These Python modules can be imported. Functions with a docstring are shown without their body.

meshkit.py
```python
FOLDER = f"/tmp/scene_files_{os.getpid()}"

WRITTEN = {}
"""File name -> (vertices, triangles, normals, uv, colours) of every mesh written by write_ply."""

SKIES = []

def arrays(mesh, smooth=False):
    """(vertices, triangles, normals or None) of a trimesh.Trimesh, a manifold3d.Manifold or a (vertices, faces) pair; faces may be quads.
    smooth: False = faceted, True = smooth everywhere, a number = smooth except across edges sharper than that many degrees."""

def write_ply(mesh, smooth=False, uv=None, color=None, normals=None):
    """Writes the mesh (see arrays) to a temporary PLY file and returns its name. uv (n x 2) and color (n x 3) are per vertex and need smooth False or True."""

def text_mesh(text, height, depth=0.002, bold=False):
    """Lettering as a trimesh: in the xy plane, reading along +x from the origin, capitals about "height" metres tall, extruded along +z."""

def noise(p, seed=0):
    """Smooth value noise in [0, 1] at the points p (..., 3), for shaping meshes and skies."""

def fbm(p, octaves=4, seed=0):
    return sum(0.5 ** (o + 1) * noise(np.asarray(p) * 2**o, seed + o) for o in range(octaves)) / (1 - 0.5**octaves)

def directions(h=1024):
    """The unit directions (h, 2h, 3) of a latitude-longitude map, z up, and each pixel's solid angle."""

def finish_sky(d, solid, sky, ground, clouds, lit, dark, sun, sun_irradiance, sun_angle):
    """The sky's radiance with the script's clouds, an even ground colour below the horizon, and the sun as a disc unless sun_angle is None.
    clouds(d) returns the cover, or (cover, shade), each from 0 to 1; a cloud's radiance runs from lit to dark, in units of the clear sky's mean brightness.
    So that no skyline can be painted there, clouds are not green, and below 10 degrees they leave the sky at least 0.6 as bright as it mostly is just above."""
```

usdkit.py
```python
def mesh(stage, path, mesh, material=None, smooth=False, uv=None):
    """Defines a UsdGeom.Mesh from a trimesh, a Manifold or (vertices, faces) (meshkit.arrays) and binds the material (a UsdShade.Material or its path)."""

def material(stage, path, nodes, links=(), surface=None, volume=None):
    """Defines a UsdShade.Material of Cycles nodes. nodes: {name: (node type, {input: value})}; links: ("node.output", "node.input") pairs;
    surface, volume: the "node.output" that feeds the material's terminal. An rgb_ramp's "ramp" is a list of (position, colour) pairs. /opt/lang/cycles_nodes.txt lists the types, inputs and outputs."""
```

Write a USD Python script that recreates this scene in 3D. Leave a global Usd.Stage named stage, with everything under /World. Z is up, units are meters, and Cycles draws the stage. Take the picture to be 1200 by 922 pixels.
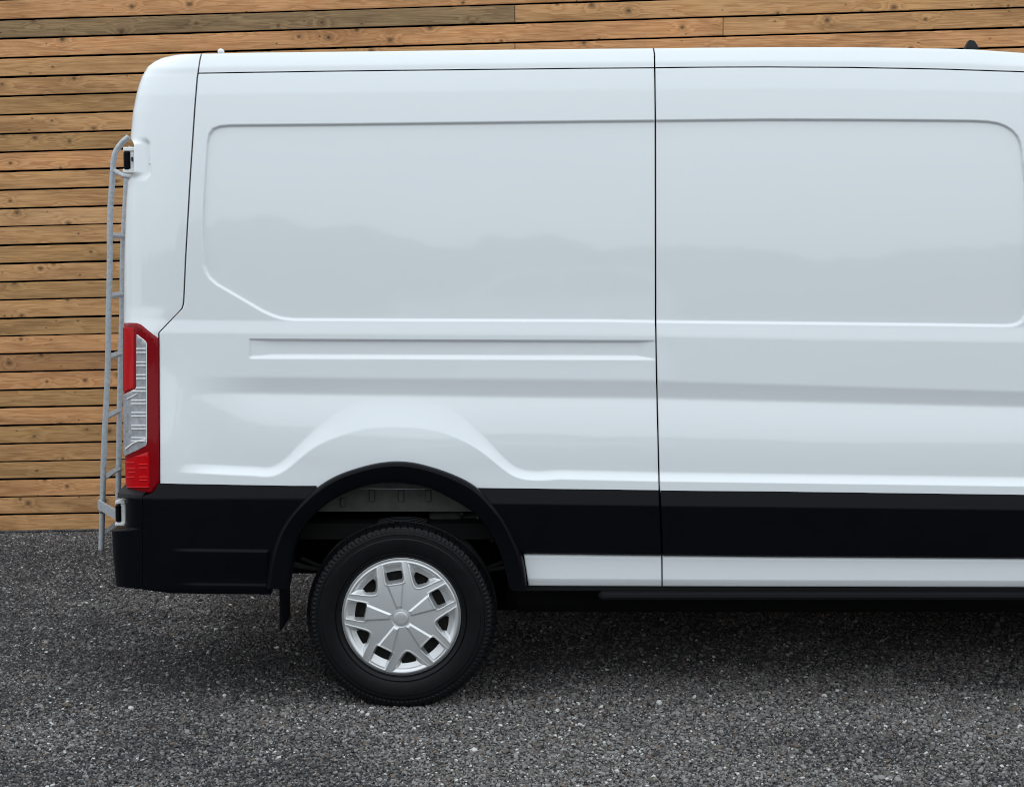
import math
import numpy as np
import trimesh
import shapely
from shapely.geometry import Polygon, LineString, box as sbox
import usdkit
import meshkit
from pxr import Usd, UsdGeom, UsdLux, UsdShade, Gf, Sdf, Vt

stage = Usd.Stage.CreateInMemory()
UsdGeom.SetStageUpAxis(stage, UsdGeom.Tokens.z)
UsdGeom.SetStageMetersPerUnit(stage, 1.0)
UsdGeom.Xform.Define(stage, '/World')
UsdGeom.Scope.Define(stage, '/World/Looks')

# ------------------------------------------------------------------ camera, sky, sun, exposure
FPX, PITCH, DIST, EYE = 1900.0, math.radians(5.0), 6.054, 1.718      # focal length in photo pixels, pitch down, distance to the van's side, eye height
EXPOSURE = 0.52
SKY_STRENGTH, SUN_INT, SUN_ANGLE = 0.10, 0.22, 160.0
SUN_EL, SUN_AZ = math.radians(58), math.radians(200)                   # azimuth measured from +Y towards +X: behind the camera
cam = UsdGeom.Camera.Define(stage, '/World/camera')
cam.CreateFocalLengthAttr(50.0)
cam.CreateHorizontalApertureAttr(50.0 * 1200 / FPX)
cam.CreateVerticalApertureAttr(50.0 * 922 / FPX)
cam.CreateClippingRangeAttr(Gf.Vec2f(0.05, 500))
cam.CreateExposureAttr(EXPOSURE)
cx = UsdGeom.Xformable(cam)
cx.AddTranslateOp().Set(Gf.Vec3d(0, -DIST, EYE))
cx.AddRotateXOp().Set(90 - math.degrees(PITCH))

usdkit.material(stage, '/World/Looks/sky_look', {
    'sky': ('sky_texture', {'sky_type': 'single_scattering', 'sun_disc': False, 'sun_elevation': SUN_EL, 'sun_rotation': SUN_AZ}),
    'tc': ('texture_coordinate', {}),
    'map': ('mapping', {'scale': (1.0, 1.0, 2.6)}),
    'n': ('noise_texture', {'scale': 1.7, 'detail': 6.0, 'roughness': 0.55, 'distortion': 0.3}),
    'cl': ('rgb_ramp', {'ramp': [(0.25, (3.3, 3.85, 4.3)), (0.5, (4.9, 5.55, 6.0)), (0.75, (7.0, 7.55, 7.95))]}),
    'sx': ('separate_xyz', {}),
    'zr': ('map_range', {'from_min': 0.0, 'from_max': 1.0, 'to_min': 0.62, 'to_max': 1.75, 'clamp': True}),      # an overcast sky is brightest overhead
    'zm': ('vector_math', {'math_type': 'scale'}),
    'mx': ('mix_color', {'blend_type': 'mix', 'fac': 0.9, 'use_clamp': False}),
    'bg': ('background_shader', {'strength': SKY_STRENGTH}),
}, [('tc.generated', 'map.vector'), ('map.vector', 'n.vector'), ('n.fac', 'cl.fac'), ('sky.color', 'mx.a'), ('tc.generated', 'sx.vector'), ('sx.z', 'zr.value'), ('cl.color', 'zm.vector1'), ('zr.result', 'zm.scale'), ('zm.vector', 'mx.b'), ('mx.result', 'bg.color')], surface='bg.background')
dome = UsdLux.DomeLight.Define(stage, '/World/sky')
UsdShade.MaterialBindingAPI.Apply(dome.GetPrim()).Bind(UsdShade.Material.Get(stage, '/World/Looks/sky_look'))
dome.GetPrim().SetCustomDataByKey('kind', 'structure')
sun = UsdLux.DistantLight.Define(stage, '/World/sun')
sun.CreateIntensityAttr(SUN_INT)
sun.CreateAngleAttr(SUN_ANGLE)
sun.CreateNormalizeAttr(True)
sun.CreateColorAttr(Gf.Vec3f(1.0, 0.98, 0.95))
sd = Gf.Vec3d(math.cos(SUN_EL) * math.sin(SUN_AZ), math.cos(SUN_EL) * math.cos(SUN_AZ), math.sin(SUN_EL))
UsdGeom.Xformable(sun).AddTransformOp().Set(Gf.Matrix4d().SetRotate(Gf.Rotation(Gf.Vec3d(0, 0, 1), sd)))

rng = np.random.default_rng(7)

# ------------------------------------------------------------------ helpers
USED = {}


def path_for(name, parent='/World'):
    parent = str(parent.GetPath()) if hasattr(parent, 'GetPath') else parent
    k = USED.get((parent, name), 0)
    USED[(parent, name)] = k + 1
    return f'{parent}/{name}' + (f'_{k:03d}' if k else '')


def tag(p, label=None, cat=None, group=None, kind=None):
    p = p.GetPrim() if hasattr(p, 'GetPrim') else p
    for k, v in (('label', label), ('category', cat), ('group', group), ('kind', kind)):
        if v:
            p.SetCustomDataByKey(k, v)
    return p


def obj(name, mesh, mat, parent='/World', smooth=False, label=None):
    m = usdkit.mesh(stage, path_for(name, parent), mesh, '/World/Looks/' + mat, smooth=smooth)
    if label:
        tag(m, label)
    return m.GetPrim()


def xform(name, parent='/World', loc=(0, 0, 0)):
    x = UsdGeom.Xform.Define(stage, path_for(name, parent))
    if any(loc):
        x.AddTranslateOp().Set(Gf.Vec3d(*map(float, loc)))
    return x.GetPrim()


def unproj(u, v, Y):
    """The world point seen at photo pixel (u, v) on the vertical plane at depth Y."""
    u, v, Y = np.broadcast_arrays(np.asarray(u, float), np.asarray(v, float), np.asarray(Y, float))
    a, b = (u - 600) / FPX, (461 - v) / FPX
    t = (Y + DIST) / (math.cos(PITCH) + math.sin(PITCH) * b)
    return np.stack([a * t, Y, EYE + (math.cos(PITCH) * b - math.sin(PITCH)) * t], -1)


def grid_faces(nr, nc, flip=False):
    i = np.arange(nr * nc).reshape(nr, nc)
    a, b, c, d = i[:-1, :-1].ravel(), i[:-1, 1:].ravel(), i[1:, 1:].ravel(), i[1:, :-1].ravel()
    q = np.stack([a, d, c, b], -1) if not flip else np.stack([a, b, c, d], -1)
    return np.vstack([q[:, [0, 1, 2]], q[:, [0, 2, 3]]])


def join(*ms):
    return trimesh.util.concatenate([m for m in ms if m is not None])


def tm(v, f):
    return trimesh.Trimesh(np.asarray(v, float).reshape(-1, 3), f, process=False)


def bbox(x0, x1, y0, y1, z0, z1, bev=0.0):
    """A box with chamfered edges."""
    if bev <= 0:
        m = trimesh.creation.box((x1 - x0, y1 - y0, z1 - z0))
        m.apply_translation(((x0 + x1) / 2, (y0 + y1) / 2, (z0 + z1) / 2))
        return m
    p = []
    for sx in (0, 1):
        for sy in (0, 1):
            for sz in (0, 1):
                c = np.array([(x0, x1)[sx], (y0, y1)[sy], (z0, z1)[sz]], float)
                s = np.array([1 - 2 * sx, 1 - 2 * sy, 1 - 2 * sz]) * bev
                for k in range(3):
                    q = c + s
                    q[k] = c[k]
                    p.append(q)
    return trimesh.convex.convex_hull(np.array(p))


def tube(pts, r, n=12, closed_ends=True):
    pts = np.asarray(pts, float)
    t = np.gradient(pts, axis=0)
    t /= np.linalg.norm(t, axis=1, keepdims=True)
    ref = np.array([0.0, 1, 0]) if abs(t[0, 1]) < 0.9 else np.array([1.0, 0, 0])
    rings = []
    for p, d in zip(pts, t):
        x = np.cross(ref, d)
        x /= np.linalg.norm(x)
        y = np.cross(d, x)
        a = np.arange(n) / n * 2 * np.pi
        rings.append(p + r * (np.cos(a)[:, None] * x + np.sin(a)[:, None] * y))
    v = np.vstack(rings)
    f = []
    for i in range(len(pts) - 1):
        for k in range(n):
            a, b = i * n + k, i * n + (k + 1) % n
            f += [(a, b, b + n), (a, b + n, a + n)]
    if closed_ends:
        v = np.vstack([v, pts[0], pts[-1]])
        L = (len(pts) - 1) * n
        for k in range(n):
            f += [(len(v) - 2, (k + 1) % n, k), (len(v) - 1, L + k, L + (k + 1) % n)]
    return tm(v, np.array(f))


def lathe_y(prof, n=128):
    """Revolves (radius, y) points about the Y axis."""
    prof = np.asarray(prof, float)
    a = np.arange(n + 1) / n * 2 * np.pi
    v = np.stack([prof[:, 0][:, None] * np.cos(a), np.repeat(prof[:, 1][:, None], n + 1, 1), prof[:, 0][:, None] * np.sin(a)], -1)
    m = tm(v, grid_faces(len(prof), n + 1))
    m.merge_vertices()
    return m


def spline(pts, n):
    from scipy.interpolate import CubicSpline
    p = np.asarray(pts, float)
    s = np.r_[0, np.cumsum(np.linalg.norm(np.diff(p, axis=0), axis=1))]
    return CubicSpline(s, p)(np.linspace(0, s[-1], n))


def sstep(x, a, b):
    t = np.clip((x - a) / (b - a), 0, 1)
    return t * t * (3 - 2 * t)


def seg_dist(u, v, line):
    """Distance in pixels of points to a polyline."""
    line = np.asarray(line, float)
    best = np.full(np.shape(u), 1e9)
    for (x0, y0), (x1, y1) in zip(line[:-1], line[1:]):
        dx, dy = x1 - x0, y1 - y0
        t = np.clip(((u - x0) * dx + (v - y0) * dy) / max(dx * dx + dy * dy, 1e-9), 0, 1)
        best = np.minimum(best, np.hypot(u - x0 - t * dx, v - y0 - t * dy))
    return best


# ------------------------------------------------------------------ materials
def simple(name, color, rough=0.5, metallic=0.0, spec=0.5, coat=0.0, coat_rough=0.03, coat_ior=1.5, bump=0.0, bump_scale=200.0, vary=0.0, vary_scale=6.0):
    nodes = {'p': ('principled_bsdf', {'base_color': color, 'roughness': rough, 'metallic': metallic, 'specular_ior_level': spec, 'coat_weight': coat, 'coat_roughness': coat_rough, 'coat_ior': coat_ior})}
    links = []
    if bump or vary:
        nodes['g'] = ('texture_coordinate', {})
    if bump:
        nodes['bn'] = ('noise_texture', {'scale': bump_scale, 'detail': 3.0})
        nodes['b'] = ('bump', {'strength': 1.0, 'distance': bump})
        links += [('g.object', 'bn.vector'), ('bn.fac', 'b.height'), ('b.normal', 'p.normal')]
    if vary:
        nodes['vn'] = ('noise_texture', {'scale': vary_scale, 'detail': 5.0, 'roughness': 0.65})
        lo, hi = [max(c * (1 - vary), 0) for c in color], [min(c * (1 + vary), 1) for c in color]
        nodes['vr'] = ('rgb_ramp', {'ramp': [(0.3, lo), (0.7, hi)]})
        links += [('g.object', 'vn.vector'), ('vn.fac', 'vr.fac'), ('vr.color', 'p.base_color')]
    return usdkit.material(stage, '/World/Looks/' + name, nodes, links, surface='p.BSDF')


simple('white_paint', (0.735, 0.760, 0.778), rough=0.3, coat=1.0, coat_rough=0.042, coat_ior=1.6, bump=0.0009, bump_scale=2.2)
simple('white_plastic', (0.74, 0.75, 0.74), rough=0.4)
simple('black_plastic', (0.0016, 0.0018, 0.0030), rough=0.36, spec=0.09, bump=0.0002, bump_scale=900, vary=0.25)
simple('charcoal_plastic', (0.007, 0.0075, 0.009), rough=0.5, spec=0.2, bump=0.0003, bump_scale=900)
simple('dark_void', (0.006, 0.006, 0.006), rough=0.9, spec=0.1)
simple('seal_rubber', (0.01, 0.01, 0.012), rough=0.6)
simple('underbody_steel', (0.03, 0.029, 0.027), rough=0.7, vary=0.5, vary_scale=14)
simple('primer_grey', (0.048, 0.046, 0.042), rough=0.6, vary=0.35, vary_scale=18)
simple('tyre_rubber', (0.0022, 0.0022, 0.0028), rough=0.34, spec=0.26, bump=0.0006, bump_scale=220, vary=0.4, vary_scale=25)
simple('cover_silver', (0.64, 0.645, 0.65), rough=0.33, metallic=0.72, coat=0.3, coat_rough=0.1)
simple('chrome', (0.85, 0.85, 0.86), rough=0.12, metallic=1.0)
simple('galvanised_steel', (0.42, 0.44, 0.46), rough=0.5, metallic=0.6, vary=0.2, vary_scale=60, bump=0.0005, bump_scale=90)
simple('lens_red_dark', (0.19, 0.0006, 0.004), rough=0.2, spec=0.12, coat=0.22, coat_rough=0.02)
simple('lens_red', (0.42, 0.0008, 0.004), rough=0.2, spec=0.12, coat=0.22, coat_rough=0.02)
simple('lens_red_bright', (0.75, 0.02, 0.015), rough=0.25, coat=1.0)
simple('lamp_reflector', (0.30, 0.30, 0.32), rough=0.35, metallic=0.2, coat=0.5, vary=0.3, vary_scale=40)
simple('dark_glass', (0.012, 0.014, 0.016), rough=0.05, coat=1.0, coat_rough=0.0)
simple('cladding_membrane', (0.006, 0.006, 0.006), rough=0.9, spec=0.1)
simple('nail_steel', (0.25, 0.24, 0.22), rough=0.5, metallic=0.6)
simple('post_timber', (0.12, 0.08, 0.045), rough=0.8, vary=0.3)


def wood(name, light, mid, dark, knots=0.052):
    """Softwood board: grain bands bent round the knots, fine fibres, dark knots and stains. Runs along X."""
    nodes = {
        'g': ('geometry', {}),
        'oi': ('object_info', {}),
        'off': ('math', {'math_type': 'multiply', 'value2': 37.0}),
        'cmb': ('combine_xyz', {'x': 0.0, 'y': 0.0}),
        'add': ('vector_math', {'math_type': 'add'}),
        # knots
        'sx': ('separate_xyz', {}),
        'kx': ('math', {'math_type': 'multiply_add', 'value2': 4.6}),
        'kz': ('math', {'math_type': 'multiply_add', 'value2': 5.6}),
        'kc': ('combine_xyz', {'z': 0.0}),
        'kv': ('voronoi_texture', {'dimensions': '2D', 'feature': 'f1', 'scale': 1.0, 'randomness': 1.0}),
        'ks': ('separate_color', {}),
        'kw': ('math', {'math_type': 'multiply_add', 'value2': 1.0, 'value3': 0.12}),
        'kd': ('math', {'math_type': 'divide'}),
        'kn': ('noise_texture', {'scale': 60.0, 'detail': 2.0}),
        'kdn': ('math', {'math_type': 'multiply_add', 'value2': 0.06}),
        'kr': ('map_range', {'from_min': knots * 1.6, 'from_max': knots * 3.4, 'to_min': 1.0, 'to_max': 0.0, 'clamp': True}),
        'kcore': ('map_range', {'from_min': knots * 0.7, 'from_max': knots * 1.9, 'to_min': 1.0, 'to_max': 0.0, 'clamp': True}),
        'kb': ('map_range', {'from_min': 0.0, 'from_max': 0.5, 'to_min': 1.0, 'to_max': 0.0, 'clamp': True}),
        'kbp': ('math', {'math_type': 'power', 'value2': 2.0}),
        # grain
        'gm': ('mapping', {'scale': (0.75, 1.0, 15.0)}),
        'gn': ('noise_texture', {'scale': 1.0, 'detail': 4.0, 'roughness': 0.55, 'distortion': 0.4}),
        'gkw': ('math', {'math_type': 'multiply'}),
        'gk': ('math', {'math_type': 'multiply_add', 'value2': 0.30}),
        'gs': ('math', {'math_type': 'multiply', 'value2': 9.0}),
        'gf': ('math', {'math_type': 'fraction'}),
        'gr': ('rgb_ramp', {'ramp': [(0.0, light), (0.45, mid), (0.86, dark), (1.0, light)]}),
        'fm': ('mapping', {'scale': (9.0, 1.0, 420.0)}),
        'fn': ('noise_texture', {'scale': 1.0, 'detail': 3.0, 'roughness': 0.6}),
        'fr': ('rgb_ramp', {'ramp': [(0.3, (0.62, 0.58, 0.54)), (0.6, (1.08, 1.08, 1.08))]}),
        'mul': ('mix_color', {'blend_type': 'multiply', 'fac': 0.62, 'use_clamp': False}),
        # stains
        'sm': ('mapping', {'scale': (1.6, 1.0, 9.0)}),
        'sn': ('noise_texture', {'scale': 1.0, 'detail': 5.0, 'roughness': 0.65}),
        'sr': ('rgb_ramp', {'ramp': [(0.32, (0.6, 0.57, 0.52)), (0.52, (1.0, 1.0, 1.0)), (0.75, (1.16, 1.1, 1.0))]}),
        'mul2': ('mix_color', {'blend_type': 'multiply', 'fac': 0.85, 'use_clamp': False}),
        # small specks (nail heads, resin spots)
        'pm': ('mapping', {'scale': (6.0, 1.0, 14.0)}),
        'pv': ('voronoi_texture', {'dimensions': '3D', 'feature': 'f1', 'scale': 1.0, 'randomness': 1.0}),
        'pr': ('map_range', {'from_min': 0.03, 'from_max': 0.06, 'to_min': 0.85, 'to_max': 0.0, 'clamp': True}),
        'mp': ('mix_color', {'blend_type': 'mix', 'b': (0.035, 0.02, 0.012), 'use_clamp': False}),
        'mk': ('mix_color', {'blend_type': 'mix', 'b': (0.13, 0.068, 0.027), 'use_clamp': False}),
        'mkf': ('math', {'math_type': 'multiply', 'value2': 0.6}),
        'mc': ('mix_color', {'blend_type': 'mix', 'b': (0.028, 0.014, 0.008), 'use_clamp': False}),
        'mcf': ('math', {'math_type': 'multiply', 'value2': 0.72}),
        'b': ('bump', {'strength': 0.6, 'distance': 0.0012}),
        'p': ('principled_bsdf', {'roughness': 0.72, 'specular_ior_level': 0.3}),
    }
    links = [('oi.random', 'off.value1'), ('off.value', 'cmb.z'), ('g.position', 'add.vector1'), ('cmb.vector', 'add.vector2'),
             ('g.position', 'sx.vector'), ('sx.x', 'kx.value1'), ('off.value', 'kx.value3'), ('sx.z', 'kz.value1'), ('off.value', 'kz.value3'),
             ('kx.value', 'kc.x'), ('kz.value', 'kc.y'), ('kc.vector', 'kv.vector'), ('kv.color', 'ks.color'), ('ks.r', 'kw.value1'),
             ('kv.distance', 'kd.value1'), ('kw.value', 'kd.value2'), ('g.position', 'kn.vector'), ('kn.fac', 'kdn.value1'), ('kd.value', 'kdn.value3'),
             ('kdn.value', 'kr.value'), ('kdn.value', 'kcore.value'), ('kv.distance', 'kb.value'), ('kb.result', 'kbp.value1'),
             ('add.vector', 'gm.vector'), ('gm.vector', 'gn.vector'), ('kbp.value', 'gkw.value1'), ('ks.r', 'gkw.value2'), ('gkw.value', 'gk.value1'), ('gn.fac', 'gk.value3'),
             ('gk.value', 'gs.value1'), ('gs.value', 'gf.value1'), ('gf.value', 'gr.fac'),
             ('add.vector', 'fm.vector'), ('fm.vector', 'fn.vector'), ('fn.fac', 'fr.fac'), ('gr.color', 'mul.a'), ('fr.color', 'mul.b'),
             ('add.vector', 'sm.vector'), ('sm.vector', 'sn.vector'), ('sn.fac', 'sr.fac'), ('mul.result', 'mul2.a'), ('sr.color', 'mul2.b'),
             ('add.vector', 'pm.vector'), ('pm.vector', 'pv.vector'), ('pv.distance', 'pr.value'), ('mul2.result', 'mp.a'), ('pr.result', 'mp.fac'),
             ('mp.result', 'mk.a'), ('kr.result', 'mkf.value1'), ('mkf.value', 'mk.fac'),
             ('mk.result', 'mc.a'), ('kcore.result', 'mcf.value1'), ('mcf.value', 'mc.fac'), ('mc.result', 'p.base_color'),
             ('fn.fac', 'b.height'), ('b.normal', 'p.normal')]
    usdkit.material(stage, '/World/Looks/' + name, nodes, links, surface='p.BSDF')


WOODS = ['wood_honey', 'wood_orange', 'wood_olive', 'wood_pale', 'wood_brown', 'wood_grey']
wood('wood_honey', (0.587, 0.334, 0.153), (0.529, 0.286, 0.124), (0.423, 0.215, 0.088))
wood('wood_orange', (0.657, 0.352, 0.162), (0.593, 0.299, 0.130), (0.481, 0.223, 0.090))
wood('wood_olive', (0.506, 0.294, 0.128), (0.441, 0.247, 0.102), (0.352, 0.187, 0.072))
wood('wood_pale', (0.657, 0.389, 0.194), (0.587, 0.331, 0.155), (0.481, 0.257, 0.110))
wood('wood_brown', (0.446, 0.236, 0.106), (0.388, 0.200, 0.087), (0.300, 0.145, 0.062))
wood('wood_grey', (0.335, 0.218, 0.110), (0.276, 0.179, 0.090), (0.200, 0.124, 0.062), knots=0.06)

for nm, c in (('stone_dark', (0.040, 0.038, 0.039)), ('stone_mid', (0.124, 0.115, 0.112)), ('stone_light', (0.236, 0.224, 0.215)), ('stone_brown', (0.135, 0.106, 0.086)), ('stone_pale', (0.56, 0.55, 0.52))):
    simple(nm, c, rough=0.8, spec=0.35)
usdkit.material(stage, '/World/Looks/gravel_bed', {
    'g': ('geometry', {}),
    'v': ('voronoi_texture', {'dimensions': '3D', 'feature': 'f1', 'scale': 95.0}),
    'cr': ('rgb_ramp', {'ramp': [(0.0, (0.025, 0.025, 0.027)), (0.6, (0.07, 0.07, 0.073)), (0.93, (0.12, 0.118, 0.116)), (1.0, (0.3, 0.29, 0.28))]}),
    's': ('separate_color', {}),
    'n': ('noise_texture', {'scale': 0.9, 'detail': 4.0}),
    'nr': ('rgb_ramp', {'ramp': [(0.3, (0.75, 0.75, 0.77)), (0.7, (1.1, 1.08, 1.05))]}),
    'm': ('mix_color', {'blend_type': 'multiply', 'fac': 1.0, 'use_clamp': False}),
    'b': ('bump', {'strength': 1.0, 'distance': 0.008, 'invert': True}),
    'p': ('principled_bsdf', {'roughness': 0.85, 'specular_ior_level': 0.3}),
}, [('g.position', 'v.vector'), ('v.color', 's.color'), ('s.r', 'cr.fac'), ('g.position', 'n.vector'), ('n.fac', 'nr.fac'), ('cr.color', 'm.a'), ('nr.color', 'm.b'), ('m.result', 'p.base_color'), ('v.distance', 'b.height'), ('b.normal', 'p.normal')], surface='p.BSDF')
simple('foliage_far', (0.085, 0.10, 0.055), rough=0.9, spec=0.1, vary=0.5, vary_scale=0.8)

# ------------------------------------------------------------------ fence frame and ground height
FY0, FYAW = 3.85, math.radians(2.2)                                  # fence depth at the left picture edge; its right end is nearer


def on_fence(u, v):
    """(distance along the fence, height) at a photo pixel."""
    a, b = (u - 600) / FPX, (461 - v) / FPX
    dy, dz = math.cos(PITCH) + math.sin(PITCH) * b, math.cos(PITCH) * b - math.sin(PITCH)
    nx, ny = math.sin(FYAW), math.cos(FYAW)
    x0 = -600 / FPX * 9.95
    t = ((0 - x0) * -nx + (DIST + FY0) * ny) / (a * nx + dy * ny)
    x, y, z = a * t, -DIST + dy * t, EYE + dz * t
    return (x - x0) * math.cos(FYAW) - (y - FY0) * math.sin(FYAW), z


FX0 = -600 / FPX * 9.95
FTILT = 0.0247                                                       # the ground and the boards rise gently to the right along the fence


def fence_pt(s, z, out=0.0):
    """World point s metres along the fence, z up, out metres proud towards the camera."""
    return np.stack([FX0 + s * math.cos(FYAW) - out * math.sin(FYAW), FY0 - s * math.sin(FYAW) - out * math.cos(FYAW), z + 0 * s], -1)


def ground_z(x, y):
    x, y = np.asarray(x, float), np.asarray(y, float)
    s = np.clip(x - FX0, -6, 12)
    rise = sstep(y, 2.35, 3.6) * FTILT * s
    p = np.stack([x * 0.9, y * 0.9, 0 * x], -1)
    und = (meshkit.fbm(p, 3, 5) - 0.5) * 0.03 * sstep(np.hypot(x + 0.4, y - 0.12), 0.25, 0.9)
    near = 1 - sstep(np.hypot(x, y), 14, 22)
    return rise * near + und * near - 0.024 + 0.012 * sstep(y, 2.6, 3.7)


def axis(a, b, step, far):
    inner = np.arange(a, b + step / 2, step)
    lo = a - np.geomspace(step, far, 26)[::-1]
    hi = inner[-1] + np.geomspace(step, far, 26)
    return np.r_[lo, inner, hi]


gx, gy = axis(-5, 6, 0.06, 220), axis(-3, 5, 0.06, 220)
GX, GY = np.meshgrid(gx, gy)
gv = np.stack([GX, GY, ground_z(GX, GY) - 0.006], -1)
g = obj('ground', tm(gv, grid_faces(len(gy), len(gx), flip=True)), 'gravel_bed', smooth=True)
tag(g, 'dark grey gravel yard under the white van', 'ground', kind='structure')

# gravel: loose angular stones
pi = UsdGeom.PointInstancer.Define(stage, path_for('gravel'))
tag(pi, 'dark grey loose gravel with scattered pale stones under and before the van', 'gravel', kind='stuff')
protos, weights = [], []
for mat, w_, count in (('stone_dark', 0.36, 3), ('stone_mid', 0.38, 3), ('stone_brown', 0.07, 1), ('stone_light', 0.19, 2), ('stone_pale', 0.013, 2)):
    for k in range(count):
        m = trimesh.creation.icosphere(subdivisions=1, radius=0.5)
        m.vertices *= 1 + rng.uniform(-0.28, 0.28, (len(m.vertices), 1))
        m.vertices *= np.array([1.0, rng.uniform(0.7, 0.95), rng.uniform(0.5, 0.75)])
        q = obj('stone', m, mat, pi.GetPrim())
        protos.append(q.GetPath())
        weights.append(w_ / count)
N = 860000
px_, py_ = rng.uniform(-4.3, 4.2, N), rng.uniform(-1.8, 3.9, N)
keep = (np.abs(px_) < 0.36 * (py_ + DIST) + 0.95) & ~((py_ > 2.4) & (px_ > -1.0))
px_, py_ = px_[keep], py_[keep]
N = len(px_)
size = 0.92 * np.clip(np.exp(rng.normal(math.log(0.0074), 0.42, N)), 0.004, 0.03)
cw_ = np.cumsum(np.array(weights) / np.sum(weights))
patchy = meshkit.fbm(np.stack([px_ * 0.8, py_ * 1.3, 0 * px_], -1), 4, 11)          # darker drifts at random; spots below put shade into the stone mix
for pu_, pv_, rx_, ry_, a_ in ((262, 772, 0.34, 0.42, 0.20), (110, 722, 0.30, 0.30, 0.14), (430, 850, 0.45, 0.12, 0.05), (610, 770, 0.5, 0.3, 0.12), (900, 760, 0.8, 0.25, 0.12), (40, 660, 0.9, 0.5, 0.08)):  # dark ground patches; shade beside the wheel and van put into stone colour
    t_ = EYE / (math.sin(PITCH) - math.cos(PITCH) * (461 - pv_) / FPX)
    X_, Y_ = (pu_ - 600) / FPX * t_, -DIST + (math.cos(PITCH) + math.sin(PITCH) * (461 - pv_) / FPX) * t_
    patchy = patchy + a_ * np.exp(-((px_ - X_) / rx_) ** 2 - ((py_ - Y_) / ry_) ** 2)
draw = rng.uniform(0, 1, N) ** (1 + 5.0 * np.clip(patchy - 0.47, -0.12, 0.35) + 0.35 * np.clip((py_ - 0.2) / 3, 0, 1))  # dark stones also thicken under the van and towards the fence, as painted shade
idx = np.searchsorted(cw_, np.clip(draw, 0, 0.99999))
pz_ = ground_z(px_, py_) + size * rng.uniform(-0.1, 0.22, N)
qs = rng.normal(size=(N, 4))
yaw = rng.uniform(0, 2 * np.pi, N)
tilt = rng.normal(0, 0.35, (N, 2))
quat = np.stack([np.cos(yaw / 2), tilt[:, 0] * 0.5, tilt[:, 1] * 0.5, np.sin(yaw / 2)], -1)
quat /= np.linalg.norm(quat, axis=1, keepdims=True)
pi.CreatePrototypesRel().SetTargets(protos)
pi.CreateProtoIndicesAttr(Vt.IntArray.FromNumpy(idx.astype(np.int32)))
pi.CreatePositionsAttr(Vt.Vec3fArray.FromNumpy(np.stack([px_, py_, pz_], -1).astype(np.float32)))
pi.CreateScalesAttr(Vt.Vec3fArray.FromNumpy((size[:, None] * np.ones(3)).astype(np.float32)))
pi.CreateOrientationsAttr(Vt.QuathArray.FromNumpy(quat[:, [1, 2, 3, 0]].astype(np.float16)))

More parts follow.
